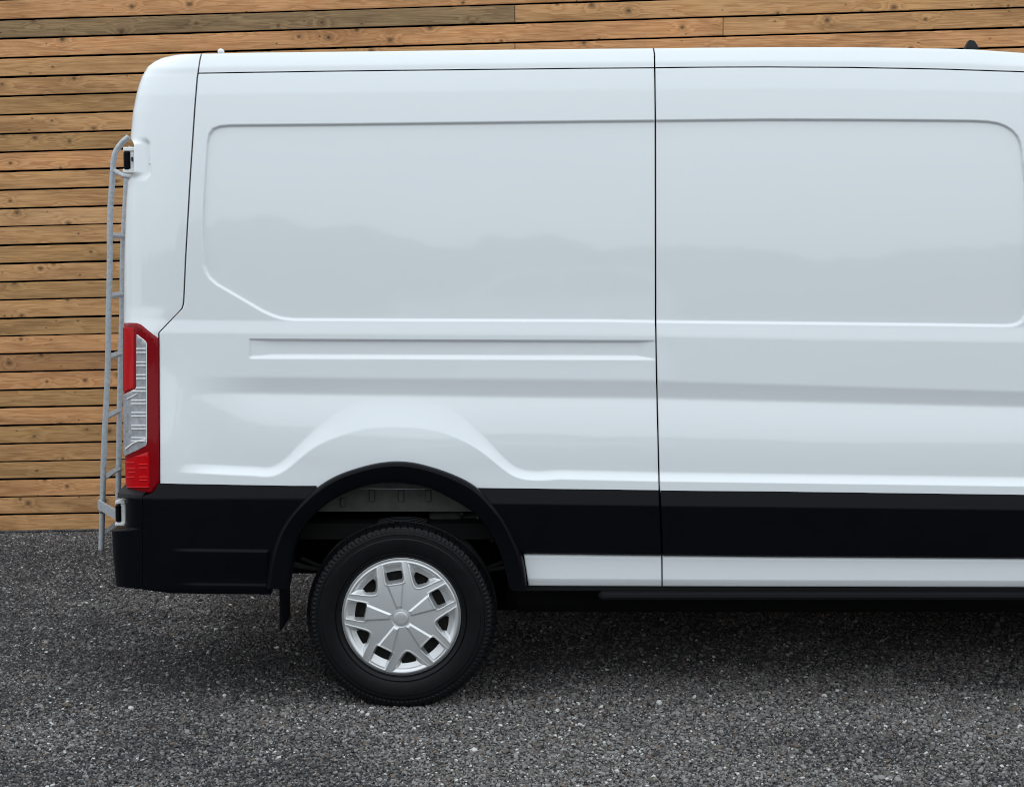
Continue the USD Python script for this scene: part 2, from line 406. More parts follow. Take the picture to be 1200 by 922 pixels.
# ------------------------------------------------------------------ timber fence
fence = xform('timber_fence')
tag(fence, 'horizontal softwood board fence with narrow dark gaps behind the white van', 'fence')
EDGES = [1.7, 24.8, 46.8, 69.0, 91.4, 113.6, 135.6, 157.8, 179.1, 201.6, 223.3, 244.6, 266.1, 288, 309.5, 330.7, 351.6, 373.1, 393.9, 415, 435.8, 457, 477.4, 498.6, 519.9, 540.7, 561, 581.8, 602.2, 622.2]
zs = [on_fence(0.0, v)[1] for v in EDGES]
pitch = np.mean(-np.diff(zs))
for k in range(4):
    zs.insert(0, zs[0] + pitch)                                       # boards above the picture
tones = {3: 'wood_orange', 4: 'wood_orange', 5: 'wood_grey', 6: 'wood_orange', 7: 'wood_honey', 8: 'wood_honey', 9: 'wood_olive', 10: 'wood_honey', 11: 'wood_olive', 12: 'wood_orange', 13: 'wood_honey', 14: 'wood_honey', 15: 'wood_pale', 16: 'wood_honey',
         17: 'wood_olive', 18: 'wood_honey', 19: 'wood_olive', 20: 'wood_honey', 21: 'wood_olive', 22: 'wood_orange', 23: 'wood_brown', 24: 'wood_orange', 25: 'wood_olive', 26: 'wood_orange', 27: 'wood_olive', 28: 'wood_honey', 29: 'wood_olive', 30: 'wood_orange', 31: 'wood_honey', 32: 'wood_honey'}
S0, S1 = -1.9, 9.6
s604, s847, s676 = on_fence(603.5, 15)[0], on_fence(847, 33)[0], on_fence(676, 2)[0]
joints = {4: [s676], 5: [s604], 6: [s847], 7: [s604]}
wr = np.random.default_rng(21)


def plank(sa, sb, zt, zb, mat):
    """A board from sa to sb along the fence, rising with it; slightly cupped and uneven, with eased edges."""
    th, e = 0.02, 0.0022
    n = max(int((sb - sa) / 0.6), 2)
    s = np.linspace(sa, sb, n + 1)
    prof = [(0, zb + e), (th - e, zb), (th, zb + e), (th + 0.0008, (zt + zb) / 2), (th, zt - e), (th - e, zt), (0, zt - e)]
    wob = np.cumsum(wr.normal(0, 0.0009, n + 1))
    wob -= np.linspace(wob[0], wob[-1], n + 1)
    o = wr.uniform(-0.002, 0.002)
    rings = [np.concatenate([fence_pt(s, z + s * FTILT + wob, out + o)]) for out, z in prof]
    v = np.stack(rings, 1)                                           # (n+1, 7, 3)
    k = len(prof)
    f = []
    for i in range(n):
        for j in range(k):
            a, b = i * k + j, i * k + (j + 1) % k
            f += [(a, b, b + k), (a, b + k, a + k)]
    for j in range(1, k - 1):
        f += [(0, j + 1, j), (n * k, n * k + j, n * k + j + 1)]
    return obj('plank', tm(v, np.array(f)), mat, fence)


for i in range(len(zs) - 1):
    gap = 0.0102 + wr.uniform(-0.002, 0.002)
    zt, zb = zs[i] - gap * 0.5, zs[i + 1] + gap * 0.5
    tone = tones.get(i, 'wood_honey')
    cuts = joints.get(i, [float(wr.uniform(2.2, 3.4)), float(wr.uniform(6.2, 7.4))] if i > 7 else [s604 + wr.uniform(-0.05, 1.4)])
    ss = [S0] + cuts + [S1]
    for j, (a, b) in enumerate(zip(ss[:-1], ss[1:])):
        t = tone if j == 0 else ('wood_honey' if i == 5 else WOODS[wr.integers(0, 4)])
        if i in (3, 4, 6):
            t = ('wood_orange', 'wood_honey', 'wood_orange')[j % 3]
        plank(a + 0.002, b - 0.002, zt, zb, t)
sb_ = np.array([S0, S1])
bk = np.array([fence_pt(np.array(s), z + s * FTILT, o) for o in (-0.03, -0.015) for s in (S0, S1) for z in (zs[-1] + 0.004, zs[0])])
obj('backing_membrane', trimesh.convex.convex_hull(bk), 'cladding_membrane', fence)
for s in np.arange(S0 + 0.4, S1, 1.35):
    pp = np.array([fence_pt(np.array(s + a), (zs[-1] - 0.1 if b == 0 else zs[0] - 0.05) + s * FTILT, o) for a in (0, 0.09) for b in (0, 1) for o in (-0.125, -0.032)])
    obj('post', trimesh.convex.convex_hull(pp), 'post_timber', fence)
nails = []
for i in range(len(zs) - 1):
    for s in np.arange(S0 + 0.44, S1, 1.35):
        for f_ in (0.25, 0.75):
            p = fence_pt(np.array(s + wr.uniform(-0.012, 0.012)), zs[i + 1] + (zs[i] - zs[i + 1]) * f_ + s * FTILT, 0.0215)
            c = trimesh.creation.cylinder(0.0032, 0.003, sections=8)
            c.apply_transform(trimesh.transformations.rotation_matrix(math.pi / 2, (1, 0, 0)))
            c.apply_translation(p)
            nails.append(c)
tag(obj('nail', join(*nails), 'nail_steel', fence), kind='stuff')

# ------------------------------------------------------------------ the van: frame of its right side
van = xform('panel_van')
tag(van, 'white high-roof panel van with black lower trim and silver wheel covers parked on gravel', 'van')
VW = 2.02                                                           # width, from side to side
LINES = {  # feature lines of the side, each as photo pixels
    57: [(100, 68.5), (150, 66.5), (232, 63.5), (300, 62), (400, 61), (600, 58.6), (766, 57), (900, 55.7), (1000, 55.7), (1100, 57.2), (1140, 58.3), (1200, 62.5), (1300, 71)],
    80: [(100, 88.5), (150, 88), (230, 86.2), (400, 83.6), (700, 80.3), (766, 79.8), (840, 79), (900, 78.8), (1000, 79.5), (1100, 81.3), (1200, 84.5), (1300, 91)],
    142: [(100, 150), (150, 149), (270, 147.3), (400, 146.3), (700, 142.5), (766, 142), (840, 141), (900, 140.5), (1000, 141), (1100, 142.5), (1200, 146), (1300, 151)],
    376: [(100, 373), (150, 373), (340, 374.5), (766, 376), (790, 377), (1170, 381.5), (1300, 383)],
    445: [(100, 440), (150, 440), (270, 441), (600, 443.5), (768, 445.5), (1200, 458), (1300, 461)],
    467: [(100, 460), (150, 460), (300, 461), (570, 465), (768, 467), (1200, 477), (1300, 480)],
    563: [(100, 554), (150, 554), (240, 554), (768, 563), (1200, 569), (1300, 570.5)],
    574: [(100, 565), (150, 565), (186, 566), (340, 569), (565, 571), (768, 573.5), (776, 574), (900, 575), (1200, 579), (1300, 580.5)],
    650: [(100, 643), (150, 643), (615, 648), (768, 650), (900, 651.5), (1200, 653.5), (1300, 654)],
    687: [(100, 683), (150, 684), (620, 686), (900, 687), (1200, 687.5), (1300, 688)],
    704: [(100, 700), (150, 701), (620, 703), (1300, 705)],
}
LW = np.array(sorted(LINES))


def warp(u, w):
    """Pixel row of normalised row w at column u."""
    u, w = np.broadcast_arrays(np.asarray(u, float), np.asarray(w, float))
    vals = np.stack([np.interp(u, *zip(*LINES[k])) for k in LW], 0)
    j = np.clip(np.searchsorted(LW, w, 'right') - 1, 0, len(LW) - 2)
    t = (w - LW[j]) / (LW[j + 1] - LW[j])
    lo, hi = np.take_along_axis(vals, j[None], 0)[0], np.take_along_axis(vals, (j + 1)[None], 0)[0]
    return lo + (hi - lo) * t


def integrate(table, sig=0.8):
    ws = np.arange(40, 720, 0.25)
    from scipy.ndimage import gaussian_filter1d
    ang = gaussian_filter1d(np.interp(ws, *zip(*table)), sig / 0.25)
    y = -np.cumsum(np.tan(np.radians(ang))) * 0.25 / 309.0
    return ws, y - np.interp(570, ws, y)


TOP = [(40, 60), (52, 50), (56.5, 40), (60, 28), (72, 23), (75, 9), (79, 8), (81, 13), (103, 11), (107, 6), (140, 5), (143, 4.4), (310, 0.3), (376, 0.0), (380, 8), (391, 8), (394.5, 2)]
PROF = integrate(TOP + [(444, 1.5), (448, -12), (464, -9), (469.5, 13), (500, 7), (545, -1.5), (553, -1.0), (565, 1), (720, 1)])
PLAIN = integrate(TOP + [(444, 2), (500, 3), (545, 0.5), (565, 1), (720, 1)])
PLAIN = (PLAIN[0], PLAIN[1] + np.where(PLAIN[0] < 420, np.interp(400, *PROF) - np.interp(400, *PLAIN), 0) * 1.0)
# ease the plain profile into the full one above the belt
k_ = sstep(PLAIN[0], 420, 540)
PLAIN = (PLAIN[0], PROF[1] * (1 - k_) + np.interp(PLAIN[0], *PLAIN) * k_ if False else np.interp(PLAIN[0], [40, 394, 400, 545, 720], [0, 0, 0, 0, 0]) + np.where(PLAIN[0] < 400, PROF[1], np.where(PLAIN[0] > 545, PROF[1], np.interp(PLAIN[0], [400, 545], [np.interp(400, *PROF), np.interp(545, *PROF)]))))

from scipy.ndimage import gaussian_filter1d as _gf
_b = _gf(PLAIN[1], 70)
_k = sstep(PLAIN[0], 385, 440)
PLAIN = (PLAIN[0], PLAIN[1] * (1 - _k) + _b * _k)

LEDGE = [(120, 554), (227, 554), (245, 554.8), (262, 555.5), (280, 556.3), (300, 557.2), (312, 557.9), (321, 556.8), (330, 553), (340, 546.3), (362, 528), (396.6, 511), (431, 502), (470, 500.6), (500.6, 503), (539.6, 515), (570, 533.5), (591.6, 551), (600, 556.5), (609, 560), (656, 561), (768, 563.5), (1200, 569.5), (1330, 571)]
LEDGE_S = np.vstack([LEDGE[:2], spline(LEDGE[1:21], 130), LEDGE[21:]])
REC = Polygon([(800, 141.6), (900, 140.6), (1000, 140.8), (1100, 141.6), (1140, 142.1), (1158, 143), (1170, 145), (1179, 148.5), (1186.5, 153.5), (1192, 160), (1195.4, 168), (1197.2, 178), (1198.3, 190), (1201, 215), (1202.5, 270), (1203, 330), (1202.6, 362), (1201, 370), (1197.5, 376), (1192, 379.6), (1185, 381.3), (1176, 381.7), (1100, 380.6), (790, 377.3), (700, 375.8), (500, 375.2), (345, 374.6), (333, 373.4), (326, 371.8), (318, 369), (308, 364.5), (296, 357.5), (254, 333), (246, 326), (242, 319.5), (239.6, 311), (238.2, 280), (238.8, 245), (241, 205), (243.4, 168), (245.5, 158), (250, 151.5), (258, 148.4), (270, 147.4), (400, 146.3), (700, 142.6), (766, 142)])
REC_L = np.array(REC.exterior.coords)


def side_y(u, v, w):
    """Depth of the side's outer skin."""
    f = sstep(u, 205, 330)
    y = np.interp(w, *PROF) * f + np.interp(w, *PLAIN) * (1 - f)
    d = seg_dist(u, v, LEDGE_S) * np.where(v > np.interp(u, LEDGE_S[:, 0], LEDGE_S[:, 1]), -1, 1)
    arch = np.exp(-((u - 466) / 92.0) ** 4)
    W = 11 + 24 * arch
    amp = 0.021 * sstep(u, 200, 262) * (1 - 0.40 * arch)
    s = np.where(d <= 0, 1.0, np.clip(1 - d / W, 0, 1) ** 1.6)
    y = y + 0.021 - amp * s - (0.021 - amp) * sstep(w, 420, 585)
    inside = shapely.contains_xy(REC, u.ravel(), v.ravel()).reshape(u.shape)
    dr = seg_dist(u, v, REC_L) * np.where(inside, 1, -1)
    y = y + 0.0085 * sstep(dr, -1.4, 1.6)
    ch = np.minimum.reduce([(v - np.interp(u, [293, 768], [397.3, 399.3])) / 1.6, (np.interp(u, [293, 768], [420, 421.6]) - v) / 4.6, (u - 293) / 30 * 0.5 + 0.5 * sstep(u, 291.8, 294), (770 - u) / 26 + 0.1])
    y = y + 0.0105 * np.clip(ch, 0, 1) * (u < 769.5)
    y = y + 0.006 * (np.clip(262 - u, 0, 90) / 76) ** 2
    return y


SEAM_L = [(40, 237), (57, 236), (63, 234.5), (86, 231), (120, 228.2), (200, 223), (300, 217.5), (345, 215.6), (358, 214.8), (364, 213), (393, 186), (400, 186), (720, 187.5)]
SEAM_R = [(40, 765.5), (57, 765.8), (64, 767), (142, 768), (376, 768.3), (445, 769.5), (573, 772.5), (650, 775.5), (720, 776)]
SIL = [(40, 262), (60, 237), (63.5, 215), (66, 200), (68, 190), (72, 181), (78, 173), (90, 166), (100, 162.5), (112, 159.3), (132, 155.6), (160, 153), (210, 150), (235, 147.8), (260, 147), (300, 145.8), (378, 144.8), (460, 145.5), (560, 147.3), (720, 149)]


def seam_l(w):
    return np.interp(w, *zip(*SEAM_L))


def seam_r(w):
    return np.interp(w, *zip(*SEAM_R))


def flanged(P, back=0.02, sides='lrtb', faces_ok=None, flip=False):
    """A sheet mesh from a grid of points (rows, cols, 3), with its edges turned back so that it shows its thickness."""
    nr, nc = P.shape[:2]
    f = grid_faces(nr, nc, flip)
    if faces_ok is not None:
        ok = np.concatenate([faces_ok.ravel()] * 2)
        f = f[ok]
    ms = [tm(P, f)]
    off = np.array([0, back, 0])
    edges = {'l': P[:, 0][::-1], 'r': P[:, -1], 't': P[0], 'b': P[-1][::-1]}
    out = []
    for s in sides:
        e = edges[s]
        out.append(tm(np.stack([e, e + off], 0), grid_faces(2, len(e), flip=not flip)))
    return ms[0], (join(*out) if out else None)


def sheet(name, uL, uR, w0, w1, nu, nw, mat, yfun=side_y, sides='lrtb', back=0.02, cut=None, parent=None, label=None, ws=None):
    ws = np.linspace(w0, w1, nw) if ws is None else ws
    t = np.linspace(0, 1, nu)
    L, R = uL(ws)[:, None], uR(ws)[:, None]
    e = np.array([0.35, 0.75, 1.2]) / float(np.mean(R - L))           # extra rows and columns where the edges are rounded over
    t = np.unique(np.r_[t, e, 1 - e])
    ws = np.unique(np.r_[ws, ws[0] + np.array([0.35, 0.75, 1.2]), ws[-1] - np.array([0.35, 0.75, 1.2])])
    L, R = uL(ws)[:, None], uR(ws)[:, None]
    nu = len(t)
    u = L + (R - L) * t
    w = np.repeat(ws[:, None], nu, 1)
    v = warp(u, w)
    dl = np.minimum.reduce([u - L if 'l' in sides else u * 0 + 9, R - u if 'r' in sides else u * 0 + 9, (w - ws[0]) if 't' in sides else u * 0 + 9, (ws[-1] - w) if 'b' in sides else u * 0 + 9])
    P = unproj(u, v, yfun(u, v, w) + 0.0034 * np.clip(1 - dl / 1.2, 0, 1) ** 2)
    ok = None
    if cut is not None:
        uc, vc = (u[:-1, :-1] + u[1:, 1:]) / 2, (v[:-1, :-1] + v[1:, 1:]) / 2
        ok = ~shapely.contains_xy(cut, uc.ravel(), vc.ravel()).reshape(uc.shape)
    a, b = flanged(P, back, sides, ok)
    m = usd_join(a, b)
    return obj(name, m, mat, parent or van, smooth=40, label=label)


def usd_join(a, b):
    return a if b is None else join(a, b)


def const(c):
    return lambda w: np.full(np.shape(w), float(c))


ARCH_O = [(311, 690), (312, 680), (316, 655), (322, 634), (333.4, 611), (350, 590.5), (373, 570), (396, 556.5), (420, 548), (440, 543), (463, 540.5), (485, 542), (505.6, 547), (521, 552), (536, 558), (559.5, 571.6), (575.5, 588), (590, 606), (601, 626), (610, 646), (615, 665), (617, 690)]
ARCH_I = [(337, 690), (339, 680), (342, 660), (346, 640), (353, 622), (365, 606.6), (382, 591), (397, 581.5), (415, 573.5), (437, 567.5), (459.5, 565.6), (483, 567.5), (505.6, 573), (522, 580.5), (536, 588), (551, 597.5), (563, 608), (572, 619), (584.6, 644.6), (592, 668), (597, 690)]
AO, AI = spline(ARCH_O, 90), spline(ARCH_I, 90)
CUT = Polygon(np.vstack([AO, [(617, 760), (311, 760)]])).buffer(-6)

# ---- white skins
WS_SIDE = np.unique(np.r_[np.arange(80.6, 577.0, 1.0), 577.0])
sheet('rear_side_panel', lambda w: seam_l(w) + 0.9, lambda w: seam_r(w) - 0.8, 0, 0, 400, 0, 'white_paint', cut=CUT, ws=WS_SIDE)
sheet('sliding_door', lambda w: seam_r(w) + 0.9, const(1222), 0, 0, 300, 0, 'white_paint', ws=WS_SIDE)


def corner_y(u, v, w, us, ur, b=0.13, n=2.4):
    s = np.clip((u - ur) / np.maximum(us - ur, 1e-6), 0, 1)
    f = sstep(u, 205, 330) * 0
    base = np.interp(w, *PLAIN) + 0.021 - 0.021 * sstep(w, 420, 585) + 0.006 * (np.clip(262 - us, 0, 90) / 76) ** 2
    return base + b * (1 - np.clip(1 - (1 - s) ** n, 0, 1) ** (1 / n))


wsr = np.unique(np.r_[np.arange(57, 100, 0.7), np.arange(100, 158, 2.0), np.arange(158, 216, 0.8), np.arange(216, 577, 2.5), 577.0])
vs_mid = warp(np.full(wsr.shape, 190.0), wsr)
us_, ur_ = seam_l(wsr) - 0.9 - 5.0 * (wsr > 402), np.interp(vs_mid, *zip(*SIL))
th = np.linspace(0, np.pi / 2, 46)
sgrid = 1 - np.cos(th)                                               # dense near the silhouette
u = ur_[:, None] + (us_ - ur_)[:, None] * sgrid
w = np.repeat(wsr[:, None], len(th), 1)
v = warp(u, w)
Y = corner_y(u, v, w, us_[:, None], ur_[:, None])
# the pressed pocket for the upper door hinge
mk = sstep(vs_mid, 160.5, 169.5) * (1 - sstep(vs_mid, 201, 213))
pu = 157.0 + (us_ - 157.0)[:, None] * sgrid
inp = pu < 175.5
pk_base = np.interp(175.5, [150, 230], [0, 0])
Yp_edge = corner_y(np.full_like(pu, 175.5), v, w, us_[:, None], ur_[:, None])
Yp = np.where(inp, Yp_edge + 0.012 + (175.5 - pu) * 0.0006, corner_y(pu, v, w, us_[:, None], ur_[:, None]))
m_ = np.clip(mk[:, None], 0, 1)
u2, Y2 = u * (1 - m_) + pu * m_, Y * (1 - m_) + Yp * m_
P = unproj(u2, warp(u2, w), Y2)
near_edge = P[:, 0]                                                  # rear-most column, runs down the corner
rear_in = near_edge + np.array([0.012, 0.05, 0])
P = np.concatenate([rear_in[:, None], P], 1)
a_, b_ = flanged(P, 0.02, 'r')
# roof cap of the rear corner
top = P[0]
cap_t = np.linspace(0, 1, 15)[:, None, None]
cap = top[None] + cap_t * (np.stack([top[:, 0], VW - top[:, 1], top[:, 2]], -1)[None] - top[None])
cap[..., 2] += 0.035 * np.sin(np.pi * cap_t[..., 0]) ** 0.7
obj('rear_corner_panel', join(a_, b_, tm(cap, grid_faces(15, len(top)))), 'white_paint', van, smooth=40)
farc = P.copy()[::4]
farc[..., 1] = VW - farc[..., 1]
obj('rear_corner_panel', tm(farc, grid_faces(len(farc), farc.shape[1], flip=True)), 'white_paint', van, smooth=40)
# rear doors (seen edge-on from the camera)
rr = rear_in[::3]
for half in (0, 1):
    tt = np.linspace(0.0, 0.497, 12) + 0.503 * half
    D_ = np.stack([np.stack([rr[:, 0] - 0.02 * math.sin(math.pi * q), rr[:, 1] + (VW - 2 * rr[:, 1]) * q, rr[:, 2]], -1) for q in tt], 1)
    dr_ = obj('rear_door', tm(D_, grid_faces(len(rr), 12, flip=True)), 'white_paint', van, smooth=40)
    xm = float(np.interp(1.1, rr[::-1, 2], rr[::-1, 0]))
    if half == 0:
        obj('handle', bbox(xm - 0.06, xm - 0.02, 0.92, 0.97, 1.0, 1.16, 0.008), 'black_plastic', dr_)

# roof: side strips and the camber between them
for (a, b, n_) in ((lambda w: seam_l(w) + 0.9, lambda w: seam_r(w) - 0.8, 90), (lambda w: seam_r(w) + 0.9, const(1222), 80)):
    ws = np.r_[np.linspace(57, 79.2, 24)]
    t = np.linspace(0, 1, n_)
    u = a(ws)[:, None] + (b(ws) - a(ws))[:, None] * t
    w = np.repeat(ws[:, None], n_, 1)
    v = warp(u, w)
    P = unproj(u, v, np.interp(w, *PROF) + 0.021)
    m1, m2 = flanged(P, 0.02, 'lrb')
    top = P[0]
    cap = top[None] + cap_t * (np.stack([top[:, 0], VW - top[:, 1], top[:, 2]], -1)[None] - top[None])
    cap[..., 2] += 0.035 * np.sin(np.pi * cap_t[..., 0]) ** 0.7
    F_ = P.copy()
    F_[..., 1] = VW - F_[..., 1]
    obj('roof_panel', join(m1, m2, tm(cap, grid_faces(15, n_)), tm(F_, grid_faces(24, n_, flip=True))), 'white_paint', van, smooth=40)
# far side
wsf, uf = np.linspace(80.5, 690, 90), np.linspace(190, 1222, 60)
u, w = np.meshgrid(uf, wsf)
P = unproj(u, warp(u, w), np.interp(w, *PROF) + 0.021 * (w < 560))
P[..., 1] = VW - P[..., 1]
cf = ~shapely.contains_xy(CUT, u[:-1, :-1].ravel(), warp(u, w)[:-1, :-1].ravel())
obj('far_side_panel', tm(P, grid_faces(90, 60, flip=True)[np.concatenate([cf, cf])]), 'white_paint', van, smooth=40)


# ---- black lower trims, white sills
def trim_y(u, v, w):
    return np.interp(w, [570, 574, 574.8, 592, 593.5, 649, 651, 687], [0.004, 0.0, -0.002, -0.034, -0.0348, -0.0175, -0.014, 0.0])


arch_right = lambda w: np.interp(warp(np.full(np.shape(w), 590.0), w), AO[45:, 1], AO[45:, 0]) - 5
arch_left = lambda w: np.interp(warp(np.full(np.shape(w), 340.0), w), AO[:45, 1][::-1], AO[:45, 0][::-1]) + 5
WT = np.unique(np.r_[np.linspace(574, 576, 5), np.linspace(576, 591, 10), np.linspace(591, 595, 9), np.linspace(595, 649.4, 14)])
sheet('side_trim', arch_right, lambda w: seam_r(w) - 0.6, 0, 0, 60, 0, 'black_plastic', yfun=trim_y, ws=WT, back=0.02)
sheet('door_trim', lambda w: seam_r(w) + 1.2, const(1222), 0, 0, 90, 0, 'black_plastic', yfun=trim_y, ws=WT, back=0.02)


def sill_y(u, v, w):
    return np.interp(w, [650, 651, 653, 655, 679, 682, 687], [0.012, 0.004, 0.0, -0.001, -0.001, 0.003, 0.012])


WSILL = np.unique(np.r_[np.linspace(650.4, 655, 12), np.linspace(655, 678, 8), np.linspace(678, 687, 12)])
sheet('sill_panel', lambda w: 613.5 + (w - 650) * 0.16, lambda w: seam_r(w) - 0.7, 0, 0, 50, 0, 'white_paint', yfun=sill_y, ws=WSILL, back=0.05)
sheet('door_sill', lambda w: seam_r(w) + 1.0, const(1222), 0, 0, 80, 0, 'white_paint', yfun=sill_y, ws=WSILL, back=0.05)
sk = unproj(np.array([600, 1222, 1222, 600.]), np.array([687.5, 688, 703.5, 696.]), 0.02)
xs0, xs1 = sk[0, 0], sk[1, 0]
z_s = sk[0, 2]
obj('underskirt', join(bbox(xs0, xs1, 0.028, 0.10, z_s - 0.018, z_s + 0.02, 0.004), bbox(0.33, xs1, 0.02, 0.12, z_s - 0.052, z_s - 0.0165, 0.012)), 'charcoal_plastic', van)

# ---- rear bumper
BT = lambda w: 0.0


def bumper_side_y(u, v, w):
    y = np.interp(v, [560, 566, 567.5, 583.5, 585.5, 690, 700], [0.006, 0.002, -0.003, -0.034, -0.0348, -0.012, -0.004])
    rib = lambda v0, a, b: np.where((u > a) & (u < b), np.interp(v - v0 - (u - a) * 0.012, [-1.6, 0.2, 3.0, 34], [0.0, 0.0, -0.008, -0.001]) * np.clip((u - a) / 26, 0, 1), 0)
    y = y + rib(642.5, 199, 314) + 0.5 * rib(682.3, 206, 330)
    y = y + np.clip((170 - u) / 40, 0, 1) ** 2 * 0.02
    return y


def vgrid_sheet(name, us, v0, v1, nv, yfun, mat, back=0.03, sides='lrtb', vlist=None):
    """A sheet laid out over columns us, each from pixel row v0(u) to v1(u)."""
    t = np.linspace(0, 1, nv)[:, None] if vlist is None else np.asarray(vlist)[:, None]
    u = np.repeat(np.asarray(us, float)[None], len(t), 0)
    v = v0(u) + (v1(u) - v0(u)) * t
    P = unproj(u, v, yfun(u, v, v))
    a, b = flanged(P, back, sides)
    return obj(name, usd_join(a, b), mat, van, smooth=40)


bt = lambda u: np.interp(u, [160, 167, 176, 181, 186, 340], [582.5, 581.5, 579.5, 575, 566.3, 569.2])
bb = lambda u: np.interp(u, [131, 136, 202, 323, 345], [686, 686.4, 695, 696.5, 696.5])
ul = np.r_[np.linspace(167.6, 190, 30), np.linspace(191, 372, 150)]
tb = lambda u: np.where(u < 312, bb(u), np.interp(u, AO[:45, 0], AO[:45, 1]))
vl = np.linspace(0, 1, 140)
bs_top = lambda u: bt(u)
bs_bot = lambda u: np.where(u < 318, bb(u), np.interp(u - 5, AO[:45, 0], AO[:45, 1]))
vgrid_sheet('bumper_side', ul[ul < 371], bs_top, bs_bot, 140, bumper_side_y, 'black_plastic', back=0.05)
# corner of the bumper, wrapping round the rear, with the step cut out for the lower hinge
bl = lambda v: np.interp(v, [576, 583, 584, 619, 620.5, 622, 655, 686.4], [138, 137.5, 147.5, 147.0, 136, 131, 133, 136.2])
vv = np.unique(np.r_[np.linspace(577.5, 586, 16), np.linspace(586, 618, 12), np.linspace(618, 623, 12), np.linspace(623, 686.4, 26)])
tt = 1 - np.cos(np.linspace(0, np.pi / 2, 30))
u = bl(vv)[:, None] + (167.0 - bl(vv))[:, None] * tt
v = np.repeat(vv[:, None], 30, 1)
v = v + np.interp(u, [131, 167], [0, 1.0]) * (v - 577) / 109 * np.where(v > 640, 5.5, 0) * 0.7 + np.where(v < 583, (u - 138) * 0.12, 0)
s = (u - bl(vv)[:, None]) / (167.0 - bl(vv))[:, None]
Y = bumper_side_y(np.full_like(u, 167.0), v, v) + 0.075 * (1 - (1 - (1 - s) ** 2.3).clip(0, 1) ** (1 / 2.3)) + np.where(v < 583, 0.012 * (583 - v) / 6, 0)
P = unproj(u, v, Y)
re_ = P[:, 0]
far_ = re_.copy()
far_[:, 1] = VW - far_[:, 1]
bw = np.stack([re_ + (far_ - re_) * q + np.array([-0.03 * math.sin(math.pi * q), 0, 0]) for q in np.linspace(0, 1, 14)], 1)
P2 = np.concatenate([bw[:, ::-1], P], 1)
a_, b_ = flanged(P2, 0.05, 'rtb')
bump = obj('rear_bumper', join(a_, b_), 'black_plastic', van, smooth=35)
# the ledge on top of the bumper, under the lamp and doors
lt = np.concatenate([P2[0], P2[0] + np.array([0.0, 0.12, 0.02])])
e0 = P[0]
led = np.stack([e0, e0 + np.array([0.02, 0.10, 0.035])], 0)
obj('bumper_ledge', tm(led, grid_faces(2, len(e0), flip=True)), 'charcoal_plastic', van)
xb = float(re_[:, 0].min())
obj('bumper_step', bbox(xb + 0.03, xb + 0.3, 0.12, VW - 0.12, 0.47, 0.53, 0.01), 'charcoal_plastic', van)


# ---- wheel arch trim
def arch_mesh(mirror=False):
    rows = []
    y0 = np.interp(AO[:, 1], [540, 572, 600, 690], [0.0, 0.0, -0.012, -0.004])
    for s, y in ((-0.02, 0.012), (0.0, -0.006), (0.025, -0.024), (0.09, -0.036), (0.2, -0.044), (0.25, -0.0445), (0.8, -0.034), (0.93, -0.029), (0.985, -0.022), (1.0, -0.010)):
        q = AO + (AI - AO) * s
        rows.append(unproj(q[:, 0], q[:, 1], y0 * (1 - s) + y))
    last = rows[-1]
    for dy in (0.02, 0.05, 0.085):
        rows.append(last + np.array([0, dy, 0]))
    R = np.array(rows)
    if mirror:
        R[..., 1] = VW - R[..., 1]
    m = tm(R, grid_faces(len(rows), R.shape[1], flip=mirror))
    return m


obj('wheel_arch_trim', arch_mesh(), 'black_plastic', van, smooth=40)
obj('wheel_arch_trim', arch_mesh(True), 'black_plastic', van, smooth=40)

# ---- inner structure: dark lining behind the gaps, wheel house, axle, springs, chassis
for (u0, u1, w0, w1) in ((212, 1222, 84, 540), (236, 1222, 66, 90), (620, 1222, 538, 686), (190, 316, 538, 676)):
    u, w = np.meshgrid(np.linspace(u0, u1, 40), np.linspace(w0, w1, 40))
    obj('inner_lining', tm(unproj(u, warp(u, w), np.interp(w, *PROF) + 0.021 + 0.05), grid_faces(40, 40)), 'dark_void', van)
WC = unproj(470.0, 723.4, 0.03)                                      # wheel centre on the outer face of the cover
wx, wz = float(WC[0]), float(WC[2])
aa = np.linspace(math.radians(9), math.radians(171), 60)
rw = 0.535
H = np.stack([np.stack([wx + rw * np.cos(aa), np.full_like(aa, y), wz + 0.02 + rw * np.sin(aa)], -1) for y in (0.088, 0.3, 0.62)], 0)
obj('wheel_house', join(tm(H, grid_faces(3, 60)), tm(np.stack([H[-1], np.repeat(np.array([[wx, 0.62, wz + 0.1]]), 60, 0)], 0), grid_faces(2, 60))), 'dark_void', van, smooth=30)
# inner wall panel showing under the arch, with pressed ribs
pw = [(352, 599.5), (362, 590), (380, 575), (410, 561), (440, 554), (465, 552), (500, 556), (530, 566), (556, 583), (570, 599)]
ptop = spline(pw, 60)
YW = 0.115
q0 = unproj(470 + (ptop[:, 0] - 470) * 1.06, 599 - (599 - ptop[:, 1]) * 1.3, YW)
q1 = unproj(np.linspace(352, 570, 60), np.full(60, 599.3), YW)
q2 = q1 + np.array([0, 0.03, -0.004])
iw = obj('inner_wing_panel', tm(np.stack([q0, q1, q2], 0), grid_faces(3, 60)), 'primer_grey', van)
for uc in (402, 436, 470, 502, 545):
    top_v, bot_v, hw = (573, 588, 3.6) if uc not in (402, 545) else (583, 594, 3.4)
    c0, c1 = unproj(uc - hw, bot_v, YW), unproj(uc + hw, top_v, YW)
    obj('rib', bbox(c0[0], c1[0], YW - 0.007, YW + 0.01, c0[2], c1[2], 0.004), 'primer_grey', iw)
r0, r1 = unproj(345, 616, 0.42), unproj(600, 601, 0.42)
obj('chassis_rail', bbox(-1.45, 4.0, 0.42, 0.50, r0[2] - 0.012, r0[2] + 0.075, 0.006), 'underbody_steel', van)
